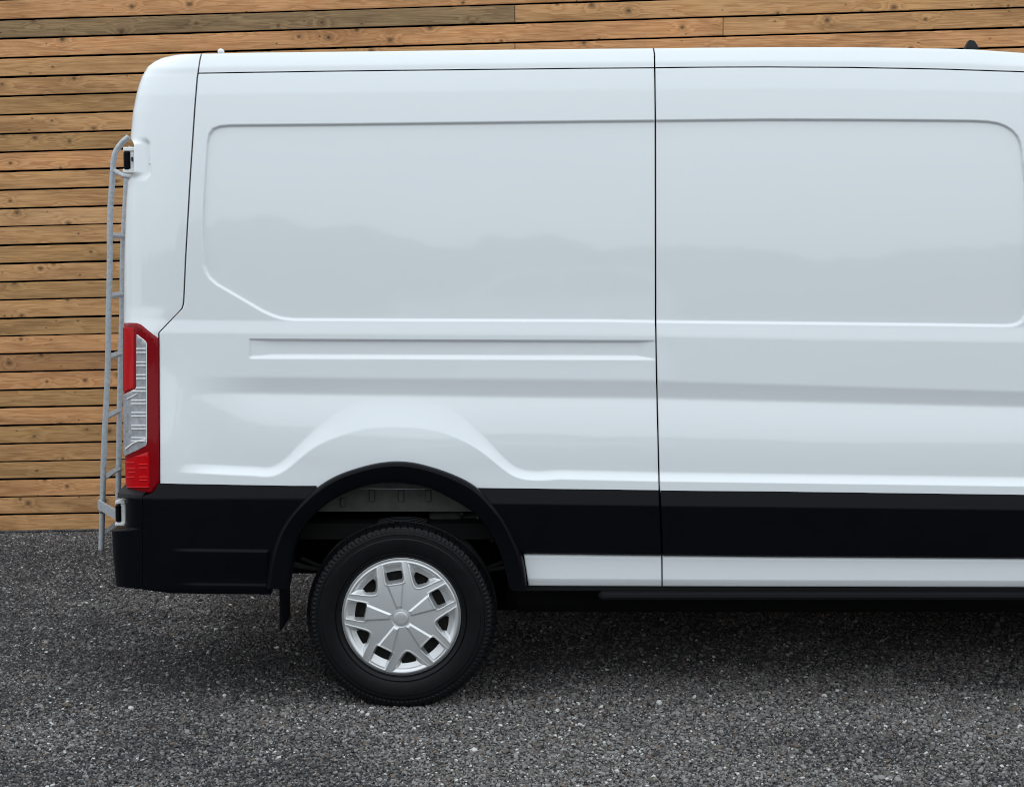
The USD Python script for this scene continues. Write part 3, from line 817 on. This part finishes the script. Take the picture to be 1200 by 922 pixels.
obj('chassis_rail', bbox(-1.45, 4.0, VW - 0.50, VW - 0.42, r0[2] - 0.012, r0[2] + 0.075, 0.006), 'underbody_steel', van)
br = unproj(np.array([503, 528, 541, 572]), np.array([600, 600, 612, 618]), 0.2)
obj('spring_bracket', join(bbox(br[0, 0], br[2, 0], 0.2, 0.28, br[2, 2], br[0, 2], 0.008), bbox(br[2, 0], br[3, 0], 0.22, 0.30, br[3, 2], br[1, 2] - 0.01, 0.01)), 'underbody_steel', van)
for (uu, vvv) in ((541, 602), (560, 606), (577, 633)):
    c = unproj(uu, vvv, 0.19)
    b = trimesh.creation.icosphere(1, 0.009)
    b.apply_translation(c)
    obj('bolt', b, 'primer_grey', van)
sp = np.linspace(-0.7, 0.7, 16)
obj('leaf_spring', join(*[tube(np.stack([wx + sp * k, np.full(16, 0.34), wz + 0.10 + 0.10 * (sp / 0.7) ** 2 - i * 0.014], -1), 0.008, 8) for i, k in enumerate((1, 0.8, 0.6))]), 'underbody_steel', van)
obj('leaf_spring', join(*[tube(np.stack([wx + sp * k, np.full(16, VW - 0.34), wz + 0.10 + 0.10 * (sp / 0.7) ** 2 - i * 0.014], -1), 0.008, 8) for i, k in enumerate((1, 0.8, 0.6))]), 'underbody_steel', van)
ax_ = lathe_y([(0.0, 0.26), (0.05, 0.27), (0.045, 0.8), (0.12, 0.9), (0.14, 1.0), (0.12, 1.12), (0.045, 1.22), (0.05, VW - 0.27), (0.0, VW - 0.26)], 32)
ax_.apply_translation((wx, 0, wz))
obj('rear_axle', ax_, 'underbody_steel', van, smooth=40)
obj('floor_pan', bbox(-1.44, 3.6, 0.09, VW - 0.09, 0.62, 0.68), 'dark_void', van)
obj('fuel_tank', bbox(-0.02, 3.6, 0.28, 0.95, 0.285, 0.6, 0.04), 'dark_void', van)  # tank made far longer and lower to blacken the view under the sill
obj('splash_guard', join(bbox(wx - 0.5, wx + 0.2, 0.6, 0.62, 0.385, 0.85), bbox(wx + 0.203, wx + 0.6, 0.6, 0.622, 0.23, 0.85)), 'dark_void', van)  # dark plates added inside the wheel well to stand for deep shade
obj('far_underskirt', bbox(-0.1, 3.4, VW - 0.12, VW - 0.02, 0.2, 0.5, 0.01), 'charcoal_plastic', van)  # unseen skirt added on the far side to stop light getting underneath
obj('exhaust_pipe', tube(np.array([(3.2, 1.2, 0.36), (1.0, 1.2, 0.34), (0.2, 1.15, 0.36), (-0.3, 1.4, 0.5), (-0.9, 1.45, 0.42), (-1.3, 1.45, 0.4)]), 0.035), 'underbody_steel', van, smooth=40)
# mud flap
mf0, mf1 = unproj(327, 668, 0.03), unproj(327, 738, 0.03)
fl = np.array([[mf0[0] + dx, y, z] for dx in (0, 0.008) for y, z in ((0.03, mf0[2] + 0.03), (0.27, mf0[2] + 0.03), (0.27, mf1[2] + 0.01), (0.26, mf1[2]), (0.04, mf1[2]), (0.03, mf1[2] + 0.01))])
flm = trimesh.convex.convex_hull(fl)
obj('mud_flap', flm, 'black_plastic', van)


# ---- wheels
def tyre_mesh(R=0.364, r_in=0.217, wdt=0.225):
    hw = wdt / 2
    prof = [(r_in, 0.045), (r_in + 0.006, 0.022), (r_in + 0.018, 0.008), (r_in + 0.03, 0.004), (r_in + 0.033, 0.0065), (r_in + 0.036, 0.002), (r_in + 0.06, -0.004), (r_in + 0.085, -0.004), (r_in + 0.088, -0.0015), (r_in + 0.1, -0.001), (r_in + 0.103, 0.003), (R - 0.036, 0.0042), (R - 0.034, 0.0044), (R - 0.024, 0.0062), (R - 0.022, 0.0066), (R - 0.018, 0.008), (R - 0.010, 0.016), (R - 0.003, 0.030)]
    tread = []
    for k, yc in enumerate((0.05, 0.085, 0.12, 0.155)):
        tread += [(R, yc - 0.013), (R - 0.007, yc - 0.011), (R - 0.007, yc - 0.006), (R + 0.0005, yc - 0.004)]
    tread += [(R - 0.003, 0.18), (R - 0.012, 0.197), (R - 0.05, 0.206), (r_in + 0.02, 0.205), (r_in, 0.19)]
    m = lathe_y(prof + tread, 480)
    # shoulder sipes: pull in every third rib of the shoulder
    v = m.vertices
    r = np.hypot(v[:, 0], v[:, 2])
    a = np.arctan2(v[:, 2], v[:, 0])
    sip = (np.floor((a + np.pi) / (2 * np.pi) * 480 + 0.5) % 6 == 0) & (r > R - 0.0195) & ((v[:, 1] < 0.034) | (v[:, 1] > 0.178))
    k = np.where(sip, (r - 0.006) / np.maximum(r, 1e-9), 1)
    v[:, 0] *= k
    v[:, 2] *= k
    # fine radial serrations round the upper sidewall
    ser = (r > R - 0.0345) & (r < R - 0.0235) & (v[:, 1] < 0.02) & (np.floor((a + np.pi) / (2 * np.pi) * 480 + 0.5) % 4 < 2)
    v[:, 1] -= 0.0016 * ser
    # flattened where it meets the ground
    v[:, 2] = np.maximum(v[:, 2], -wz_local - 0.03)
    return m


wz_local = wz
RC = 0.2275


def cover_mesh():
    """The moulded wheel cover: five square windows and five wedge windows between them, raised tapering panels, hub."""
    nt, nr_ = 1000, 120
    rr_ = np.r_[np.linspace(0.002, 0.16, 14), np.linspace(0.165, 0.55, 30), np.linspace(0.555, 0.96, 76), np.linspace(0.965, 1.0, 8)]
    ta = np.arange(nt + 1) / nt * 2 * np.pi
    T, Rr = np.meshgrid(ta, rr_)
    off = math.radians(99.2)
    per = 2 * math.pi / 5
    # window axes and wedge axes
    du = (T - off + per / 2) % per - per / 2
    dv = (T - off - per / 2 + per / 2) % per - per / 2
    p, q = Rr * np.cos(du), np.abs(Rr * np.sin(du))
    pv, qv = Rr * np.cos(dv), np.abs(Rr * np.sin(dv))
    # signed distances (positive inside), in units of the radius
    hw = 0.150 + (p - 0.62) * 0.02

    def smin(k, *xs):
        return -k * np.log(sum(np.exp(-np.clip(x, -0.6, 0.6) / k) for x in xs))
    win = np.where(p > 0.75, smin(0.004, 0.928 - Rr, hw - q), smin(0.017, p - 0.592, hw + 0.004 - q))
    sl = math.atan2(0.25, 0.28)
    side = (0.05 + (pv - 0.60) * math.tan(sl) - qv) * math.cos(sl)
    wed = np.where(pv > 0.76, smin(0.004, side, 0.928 - Rr), smin(0.022, side + 0.006, pv - 0.575))
    dep = np.zeros_like(T)
    dome = -0.016 * (1 - Rr ** 2) + 0.004                           # the face bulges outwards
    dome = dome + 0.010 * sstep(Rr, 0.955, 1.0)
    dep += dome
    # raised lip round the windows
    for s_, wdt in ((win, 1.0), (wed, 1.0)):
        dep -= 0.0012 * np.exp(-((s_ + 0.014) / 0.012) ** 2)
    # raised panels from hub to window
    ph = 0.052 + (p - 0.17) * (0.150 - 0.052) / 0.43
    pan = np.minimum.reduce([(ph - q), p - 0.165, 0.63 - p])
    dep -= 0.0052 * np.clip(pan / 0.032, 0, 1)
    # the windows: side walls drop steeply, the floor ramps up towards the rim
    s_ = np.maximum(win, wed)
    ins = s_ > 0
    ramp = np.clip((0.928 - Rr) / 0.30, 0, 1)
    wall = np.where(wed > win, 0.055, 0.026)
    dep += np.where(ins, np.minimum(s_ / wall, 1) * (0.006 + 0.034 * ramp), 0)
    hub = Rr < 0.128
    dep = np.where(hub, dep - 0.002, dep)
    dep += 0.0045 * np.exp(-((Rr - 0.140) / 0.009) ** 2)
    X, Z = RC * Rr * np.cos(T), RC * Rr * np.sin(T)
    V = np.stack([X, dep, Z], -1)
    f = grid_faces(len(rr_), nt + 1)
    hole = ((win > 0.026) & (Rr < 0.785)) | ((wed > 0.03) & (Rr < 0.80) & (qv < 0.125 + 0.25 * (0.72 - pv) * (pv < 0.72)))
    hf = hole[:-1, :-1] & hole[1:, 1:]
    f = f[~np.concatenate([hf.ravel()] * 2)]
    edge = np.stack([V[-1], V[-1] + np.array([0, 0.02, 0])], 0)
    m = join(tm(V, f), tm(edge, grid_faces(2, nt + 1)))
    m.merge_vertices()
    m.fix_normals() if False else None
    return m


def make_wheel(full=True):
    w_ = xform('wheel', van)
    obj('tyre', TYRE, 'tyre_rubber', w_, smooth=24)
    obj('wheel_cover', COVER, 'cover_silver', w_, smooth=30)
    obj('rim', RIM, 'underbody_steel', w_, smooth=35)
    obj('hub_cap', HUB, 'cover_silver', w_, smooth=35)
    obj('emblem', EMBLEM, 'cover_silver', w_)
    obj('brake_drum', DRUM, 'underbody_steel', w_, smooth=35)
    return w_


TYRE, COVER = tyre_mesh(), cover_mesh()
RIM = lathe_y([(0.222, 0.02), (0.214, 0.04), (0.205, 0.06), (0.19, 0.075), (0.0, 0.085)], 64)
DRUM = join(lathe_y([(0.0, 0.055), (0.1, 0.055), (0.115, 0.062), (0.115, 0.08)], 48), *[trimesh.creation.icosphere(1, 0.014).apply_translation((0.155 * math.cos(a), 0.055, 0.155 * math.sin(a))) for a in np.arange(10) * math.pi / 5 + 0.2])
HUB = lathe_y([(0.0, -0.0180), (0.014, -0.0179), (0.023, -0.0174), (0.0262, -0.0162), (0.0275, -0.011)], 48)
txt = meshkit.text_mesh('Ford', 0.0125, 0.0012)
txt.apply_translation((-txt.bounds[1, 0] / 2, -0.006, 0))
txt.apply_transform(trimesh.transformations.rotation_matrix(math.pi / 2, (1, 0, 0)))
txt.apply_transform(trimesh.transformations.rotation_matrix(math.radians(-14), (0, 1, 0)))
oval = np.stack([0.0235 * np.cos(np.linspace(0, 2 * np.pi, 33)), np.zeros(33), 0.0115 * np.sin(np.linspace(0, 2 * np.pi, 33))], -1)
ovm = tube(oval, 0.0007, 6, closed_ends=False)
ovm.apply_transform(trimesh.transformations.rotation_matrix(math.radians(-14), (0, 1, 0)))
EMBLEM = join(txt, ovm)
EMBLEM.apply_translation((0, -0.0178, 0))

for (x, flip_) in ((wx, 0), (wx, 1), (wx + 3.75, 0), (wx + 3.75, 1)):
    w_ = make_wheel()
    xf = UsdGeom.Xformable(w_)
    if flip_:
        xf.AddTranslateOp().Set(Gf.Vec3d(x, VW - 0.03, wz))
        xf.AddRotateZOp().Set(180.0)
    else:
        xf.AddTranslateOp().Set(Gf.Vec3d(x, 0.03, wz))


# ---- tail lamp on the rear corner
def corner_pt(u, v, proud=0.0):
    u, v = np.asarray(u, float), np.asarray(v, float)

    def at(u_):
        w = v + 8.0
        us, ur = np.full(u.shape, 186.0), np.interp(v, *zip(*SIL))
        s = np.clip((u_ - ur) / (us - ur), 0.0, 1)
        y = np.interp(w, *PLAIN) + 0.021 - 0.021 * sstep(w, 420, 585) + 0.006
        return unproj(u_, v, y + 0.10 * (1 - np.clip(1 - (1 - s) ** 2.2, 0, 1) ** (1 / 2.2)))
    p, d = at(u), at(u + 0.6) - at(u - 0.2)
    n = np.stack([d[..., 1], -d[..., 0], 0 * d[..., 0]], -1)
    n /= np.maximum(np.linalg.norm(n, axis=-1, keepdims=True), 1e-12)
    return p + n * np.asarray(proud)[..., None]


def patch(poly, proud, bevel=1.2, step=1.6, back=0.02):
    """A raised pad on the rear corner, outlined in the side's own pixels, with rounded-over edges."""
    inner = poly.buffer(-bevel)
    u0, v0, u1, v1 = poly.bounds
    vs, fs = [], []
    cols = np.arange(u0, u1 + step, step)
    base = 0
    for region in ([inner, poly.difference(inner)] if not inner.is_empty else [poly]):
        for a in cols:
            strip = region.intersection(sbox(a, v0 - 1, a + step, v1 + 1))
            cells = [strip.intersection(sbox(a - 1, b, a + step + 1, b + 6)) for b in np.arange(v0, v1 + 6, 6)] if not strip.is_empty else []
            for g_ in [q for piece in cells for q in getattr(piece, 'geoms', [piece])]:
                if g_.geom_type != 'Polygon' or g_.area < 1e-4:
                    continue
                pv_, pf_ = trimesh.creation.triangulate_polygon(g_, engine='earcut')
                vs.append(pv_)
                fs.append(pf_ + base)
                base += len(pv_)
    v2 = np.vstack(vs)
    f2 = np.vstack(fs)
    d = np.clip(shapely.distance(poly.exterior, shapely.points(v2)) / bevel, 0, 1)
    V = corner_pt(v2[:, 0], v2[:, 1], proud * np.sqrt(np.clip(1 - (1 - d) ** 2, 0, 1)))
    m = tm(V, f2)
    m.merge_vertices(digits_vertex=5)
    n = m.face_normals
    bad = n[:, 1] > 0
    m.faces[bad] = m.faces[bad][:, ::-1]
    ring = np.array(poly.segmentize(2.0).exterior.coords)
    e = corner_pt(ring[:, 0], ring[:, 1], 0.0)
    return join(m, tm(np.stack([e, e + np.array([0.004, back, 0])], 0), grid_faces(2, len(e))))


LAMP = Polygon([(145.2, 378.6), (152, 378.2), (160, 378.6), (165, 380.5), (172, 386), (184.6, 395.5), (185.4, 398), (185.8, 450), (186.2, 520), (186.6, 563), (185, 569), (179, 577), (176, 577.6), (152, 575.8), (148.5, 573), (147.2, 560), (146.2, 500), (145.3, 440)])
lamp = obj('tail_lamp', patch(LAMP, 0.006, 2.5), 'lens_red_dark', van, smooth=40)
obj('upper_lens', patch(Polygon([(145.6, 383), (158, 383), (159.3, 386), (159.3, 453), (158.5, 455), (147, 459.5), (145.7, 459)]), 0.0085, 1.0), 'lens_red', lamp, smooth=40)
CLEAR = Polygon([(160.6, 390.5), (163, 391.5), (172.6, 399.5), (173.4, 402), (173.6, 519), (172.6, 522), (164, 527), (147.3, 535.5), (146.2, 520), (145.8, 462), (159.6, 455), (160.4, 452)])
obj('chrome_edge', patch(CLEAR, 0.008, 1.0), 'white_plastic', lamp, smooth=40)
obj('reflector', patch(CLEAR.buffer(-0.9), 0.0098, 0.6), 'lamp_reflector', lamp, smooth=40)
for i, vvv in enumerate((408.3, 412.8, 424, 428, 439, 443.2, 454, 458, 468.5, 472.5, 483, 487, 498, 502, 512.3, 516)):
    left = 161.6 if vvv < 456 else 156.5
    obj('rib', patch(Polygon([(left, vvv - 1.0), (172.6, vvv - 1.0), (172.6, vvv + 1.0), (left, vvv + 1.0)]), 0.0135, 0.35), 'white_plastic', lamp, smooth=40)
obj('rib', patch(LineString([(151, 525), (158, 519), (165, 515.5), (172, 514)]).buffer(1.1), 0.0135, 0.4), 'white_plastic', lamp, smooth=40)
obj('rib', patch(LineString([(152, 467), (158, 464), (162.5, 461)]).buffer(0.9), 0.0135, 0.4), 'white_plastic', lamp, smooth=40)
obj('bulb_shroud', patch(Polygon([(149, 478), (153.5, 478), (153.5, 506), (149, 506)]), 0.0125, 1.2), 'lamp_reflector', lamp, smooth=40)
obj('lower_lens', patch(Polygon([(148, 539), (160, 533.5), (174, 528.5), (176, 530), (177, 566), (174, 571), (152, 570), (149.3, 567)]), 0.0085, 1.0), 'lens_red', lamp, smooth=40)
for vvv, a, b in ((541.5, 148.8, 160), (543.5, 164, 174), (547.6, 164, 174), (548.5, 151, 161), (553, 153, 161), (558.2, 164.5, 174.5), (562, 164.5, 174.5), (558.5, 150.5, 160), (570, 151, 176)):
    obj('red_rib', patch(Polygon([(a, vvv - 0.7), (b, vvv - 0.7), (b, vvv + 0.7), (a, vvv + 0.7)]), 0.0108, 0.35), 'lens_red_bright', lamp, smooth=40)

# ---- hinges on the rear corner
hp = unproj(157, 188, 0.12)


def px_box(u0, u1, v0, v1, y0, y1, bev=0.003):
    a, b = unproj(u0, v1, y0), unproj(u1, v0, y0)
    return bbox(a[0], b[0], y0, y1, a[2], b[2], bev)


hg = obj('door_hinge', join(px_box(144, 158.5, 172.5, 177.5, 0.12, 0.165), px_box(152.5, 159, 176, 199, 0.125, 0.16), px_box(143.5, 158, 198, 203, 0.12, 0.165)), 'white_plastic', van)
obj('hinge_barrel', px_box(144.5, 151.5, 177, 199, 0.115, 0.15, 0.006), 'black_plastic', hg)
obj('hinge_pin', px_box(153.6, 155.6, 184, 189, 0.118, 0.13, 0.002), 'seal_rubber', hg)
hg2 = obj('door_hinge', join(px_box(135, 146.5, 586.5, 590.5, 0.055, 0.11), px_box(141.5, 146.8, 589, 613, 0.06, 0.11), px_box(134.5, 146, 612, 616, 0.055, 0.11)), 'white_plastic', van)
obj('hinge_barrel', px_box(135, 141, 591, 612, 0.05, 0.1, 0.006), 'black_plastic', hg2)

# ---- small things on the roof
mk0 = unproj(259, 60.5, 0.2)
rm = trimesh.creation.icosphere(2, 0.5)
rm.vertices *= np.array([0.024, 0.05, 0.02])
rm.apply_translation(mk0)
obj('roof_marker', rm, 'white_plastic', van, smooth=True)
an = [unproj(a, b, 0.55) for a, b in ((1129.5, 62), (1130.5, 56.5), (1134, 48.8), (1136, 47.4), (1141, 48.2), (1143, 50.5), (1145.5, 57), (1146, 62))]
ap = np.array([[p[0], 0.55 + s_ * (0.02 if i in (0, 1, 6, 7) else 0.008), p[2]] for i, p in enumerate(an) for s_ in (-1, 1)])
obj('aerial', trimesh.convex.convex_hull(ap), 'charcoal_plastic', van)

# ---- front of the van beyond the picture: cab side, windscreen, bonnet, nose
x0 = float(unproj(1224, 300, 0.07)[0])
fx = wx + 3.75
OUT = np.array([(0, 9.0), (0.35, 2.52), (0.62, 2.42), (0.85, 2.27), (1.6, 1.43), (1.75, 1.34), (2.1, 1.22), (2.3, 1.05), (2.42, 0.85), (2.46, 0.6)])


def cab_col(w, yoff):
    p = unproj(1222.0, warp(np.full(np.shape(w), 1222.0), w), yoff)
    return p[:, 1], p[:, 2]


def cab_sheet(name, w, yoff, xa, xb, nx, mat, far=False, proud=0.0):
    y, z = cab_col(w, yoff)
    X = np.linspace(xa, xb, nx)
    top = 2.47
    zo = np.minimum(np.interp(X, OUT[:, 0], OUT[:, 1]), top)
    k = np.clip((z[:, None] - 0.62) / (top - 0.62), 0, 1)
    Z = np.where(z[:, None] > 0.62, 0.62 + k * (zo[None] - 0.62), z[:, None])
    tap = 0.30 * np.clip((X - 1.5) / 0.96, 0, 1) ** 2.2 + 0.04 * np.clip((X - 0.5) / 1.0, 0, 1)
    Y = y[:, None] + tap[None] * 1.0 + 0.25 * (np.clip((X - 0.6) / 1.0, 0, 1)[None]) * k * (z[:, None] > 1.5) * 0.4 - proud
    P = np.stack([np.repeat((x0 + X)[None], len(w), 0), Y, Z], -1)
    P0 = P.copy()
    if far:
        P[..., 1] = VW - P[..., 1]
    c = (P[:-1, :-1] + P[1:, 1:]) / 2
    ok = np.hypot(c[..., 0] - fx, c[..., 2] - wz) > 0.44
    f = grid_faces(len(w), nx, flip=far)[np.concatenate([ok.ravel()] * 2)]
    return obj(name, tm(P, f), mat, van, smooth=40), P0


for far in (False, True):
    w1 = np.r_[np.linspace(57, 80, 12), np.linspace(82, 574, 120)]
    _, PC = cab_sheet('cab_side', w1, np.interp(w1, *PROF) + 0.021 * (1 - sstep(w1, 545, 564)), 0.008, 2.46, 110, 'white_paint', far)
    w2 = np.linspace(574, 650, 20)
    cab_sheet('cab_trim', w2, trim_y(None, None, w2), 0.008, 2.46, 110, 'black_plastic', far)
    w3 = np.linspace(650.4, 687, 14)
    cab_sheet('cab_sill', w3, sill_y(None, None, w3), 0.008, fx - x0 - 0.4, 60, 'white_paint', far)
    w4 = np.linspace(150, 372, 40)
    cab_sheet('cab_window', w4, np.interp(w4, *PROF) + 0.021, 0.14, 0.62, 30, 'dark_glass', far, proud=0.004)
    cab_sheet('cab_window', np.linspace(190, 372, 30), np.interp(np.linspace(190, 372, 30), *PROF) + 0.021, 0.66, 1.28, 30, 'dark_glass', far, proud=0.004)
    y_ = 0.12 if not far else VW - 0.12
    sg = -1 if not far else 1
    mi = bbox(x0 + 1.02, x0 + 1.14, min(y_ + sg * 0.1, y_ + sg * 0.34), max(y_ + sg * 0.1, y_ + sg * 0.34), 1.42, 1.78, 0.04)
    obj('wing_mirror', join(mi, bbox(x0 + 1.05, x0 + 1.11, min(y_, y_ + sg * 0.15), max(y_, y_ + sg * 0.15), 1.45, 1.52, 0.01)), 'black_plastic', van)
    obj('headlight', bbox(x0 + 2.1, x0 + 2.40, 0.30 if not far else VW - 0.55, 0.55 if not far else VW - 0.30, 0.86, 1.06, 0.05), 'lamp_reflector', van)
top = PC[0]
cap = top[None] + cap_t * (np.stack([top[:, 0], VW - top[:, 1], top[:, 2]], -1)[None] - top[None])
cap[..., 2] += 0.035 * np.sin(np.pi * cap_t[..., 0]) ** 0.7
iw_ = [int(np.argmin(abs(top[:, 0] - x0 - q))) for q in (0.72, 1.55)]
for nm_, i0, i1, mt_ in (('cab_roof', 0, iw_[0], 'white_paint'), ('windscreen', iw_[0], iw_[1], 'dark_glass'), ('bonnet', iw_[1], 109, 'white_paint')):
    seg = cap[:, i0:i1 + 1]
    obj(nm_, tm(seg, grid_faces(15, seg.shape[1])), mt_, van, smooth=40)
nose = PC[:, -1]
nz = nose[::4]
fr = np.stack([nz + q * (np.stack([nz[:, 0], VW - nz[:, 1], nz[:, 2]], -1) - nz) + np.array([0.10 * math.sin(math.pi * q), 0, 0]) for q in np.linspace(0, 1, 14)], 1)
obj('front_panel', tm(fr, grid_faces(len(nz), 14, flip=True)), 'white_paint', van, smooth=40)
obj('front_bumper', bbox(x0 + 2.28, x0 + 2.56, 0.30, VW - 0.30, 0.26, 0.66, 0.06), 'black_plastic', van)
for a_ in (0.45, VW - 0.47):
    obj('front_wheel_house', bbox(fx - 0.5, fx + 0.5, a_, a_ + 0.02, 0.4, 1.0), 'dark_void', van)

# ------------------------------------------------------------------ ladder clamped to the rear doors
lad = xform('rear_ladder')
tag(lad, 'galvanised steel ladder clamped to the rear end of the white van', 'ladder')
LY0, LY1 = 0.36, 0.66
near = [(151, 160.6), (147.5, 163), (142.5, 168), (137.5, 174.5), (134.4, 181), (132.8, 192), (131, 220), (129.2, 247.5), (128.7, 300), (127, 381), (126, 440), (123.7, 487), (121.2, 550), (118.6, 644)]
nn = spline(near, 70)
NP = unproj(nn[:, 0], nn[:, 1], LY0)
obj('rail', tube(NP, 0.0118, 12), 'galvanised_steel', lad, smooth=40)
far = [(154, 172), (150.5, 185), (148.2, 210), (146.5, 247), (144.7, 277), (143.3, 344), (142, 404), (141, 440), (140, 487), (138.7, 572), (137.6, 632)]
ff = spline(far, 60)
FP_ = unproj(ff[:, 0], ff[:, 1], LY1)
obj('rail', tube(FP_, 0.0118, 12), 'galvanised_steel', lad, smooth=40)
for vn in (276, 347, 419, 489, 560.5, 627):
    a = unproj(np.interp(vn, nn[:, 1], nn[:, 0]), vn, LY0)
    zf = a[2]
    b = np.array([np.interp(-zf, -FP_[:, 2], FP_[:, 0]), LY1, zf])
    obj('rung', tube(np.stack([a + (b - a) * k for k in np.linspace(0, 1, 4)]), 0.0125, 4), 'galvanised_steel', lad)
a, b = unproj(134, 200, LY0), unproj(157, 208, 0.15)
obj('stay', tube(np.stack([a, a + (b - a) * 0.5 + np.array([0, 0, -0.008]), b]), 0.009, 10), 'galvanised_steel', lad, smooth=40)
a, b = unproj(118, 597, LY0), unproj(139.5, 597, 0.09)
pl = trimesh.creation.box((np.hypot(b[0] - a[0], b[1] - a[1]) + 0.03, 0.008, 0.037))
pl.apply_transform(trimesh.transformations.rotation_matrix(math.atan2(b[1] - a[1], b[0] - a[0]), (0, 0, 1)))
pl.apply_translation((a + b) / 2 + np.array([0, -0.016, 0]))
br_ = obj('clamp_plate', pl, 'galvanised_steel', lad)
bo = trimesh.creation.icosphere(2, 0.011)
bo.apply_translation(unproj(119, 598.5, LY0 - 0.03))
obj('clamp_bolt', bo, 'nail_steel', lad, smooth=True)

# ------------------------------------------------------------------ across the yard, seen only as reflections in the van's paint
car = xform('parked_car')
tag(car, 'white parked car across the yard, mirrored in the side of the van', 'car')
CX, CY, CW = 0.35, -19.5, 1.85
body = Polygon([(-2.25, 0.35), (-2.3, 0.75), (-2.2, 0.98), (-1.2, 1.08), (-0.45, 1.55), (0.1, 1.68), (1.4, 1.69), (1.95, 1.6), (2.25, 1.1), (2.28, 0.4), (1.9, 0.3), (-1.9, 0.3)]).buffer(0.06).buffer(-0.06)
for a_x in (-1.4, 1.4):
    body = body.difference(shapely.Point(a_x, 0.34).buffer(0.39))


def side_plate(poly, y0, th, inset=0.0):
    m = trimesh.creation.extrude_polygon(poly, th, engine='earcut')
    m.apply_transform(np.array([[1, 0, 0, CX], [0, 0, 1, y0], [0, 1, 0, 0], [0, 0, 0, 1.0]]))
    return m


cbm = side_plate(body, CY - CW, CW)
up = cbm.vertices[:, 2] > 1.2
cbm.vertices[up, 1] = CY - CW / 2 + (cbm.vertices[up, 1] - CY + CW / 2) * 0.86
obj('body', cbm, 'white_paint', car)
for poly in (Polygon([(-0.95, 1.12), (-0.4, 1.47), (0.1, 1.58), (0.35, 1.59), (0.35, 1.12)]), Polygon([(0.45, 1.12), (0.45, 1.59), (1.3, 1.59), (1.75, 1.5), (1.95, 1.14)])):
    for y_, f_ in ((CY, 1), (CY - CW, -1)):
        m = side_plate(poly, y_, 0.012)
        k_ = np.clip((m.vertices[:, 2] - 1.0) / 0.65, 0, 1)
        m.vertices[:, 1] -= f_ * 0.13 * k_ * 0.9 - f_ * 0.004 + (0.012 if f_ < 0 else 0)
        obj('window', m, 'dark_glass', car)
for a_x in (-1.4, 1.4):
    for y_ in (CY - 0.22, CY - CW):
        m = lathe_y([(0.0, 0.0), (0.2, 0.0), (0.3, 0.0), (0.335, 0.03), (0.335, 0.19), (0.3, 0.22), (0.0, 0.22)], 40)
        m.apply_translation((CX + a_x, y_, 0.33))
        obj('wheel', m, 'tyre_rubber', car, smooth=35)
tr = np.random.default_rng(5)
tx = np.linspace(-60, 60, 420)
hgt = 3.4 + 2.0 * (meshkit.fbm(np.stack([tx * 0.22, 0 * tx, 0 * tx + 3], -1), 4, 2) - 0.5) * 2 + 1.1 * (meshkit.fbm(np.stack([tx * 1.6, 0 * tx, 0 * tx + 8], -1), 3, 4) - 0.5)
rows = []
for k, f_ in enumerate(np.linspace(0, 1, 22)):
    z = hgt * f_
    bul = np.sqrt(max(1 - f_ ** 2.5, 0)) * 2.2 + 1.4 * (meshkit.fbm(np.stack([tx * 0.7, 0 * tx + f_ * 4, 0 * tx], -1), 4, 9) - 0.5)
    rows.append(np.stack([tx, -34 + bul, z - 0.1 + 0 * tx], -1))
for z_, y_ in ((0.6, -37.5), (-0.1, -38)):
    rows.append(np.stack([tx, 0 * tx + y_, hgt * z_ if z_ > 0 else 0 * tx - 0.1], -1))
tl = obj('tree_line', tm(np.array(rows), grid_faces(len(rows), len(tx), flip=True)), 'foliage_far', smooth=50)
tag(tl, 'dark far-off trees across the yard, reflected in the white van side', 'trees', kind='stuff')
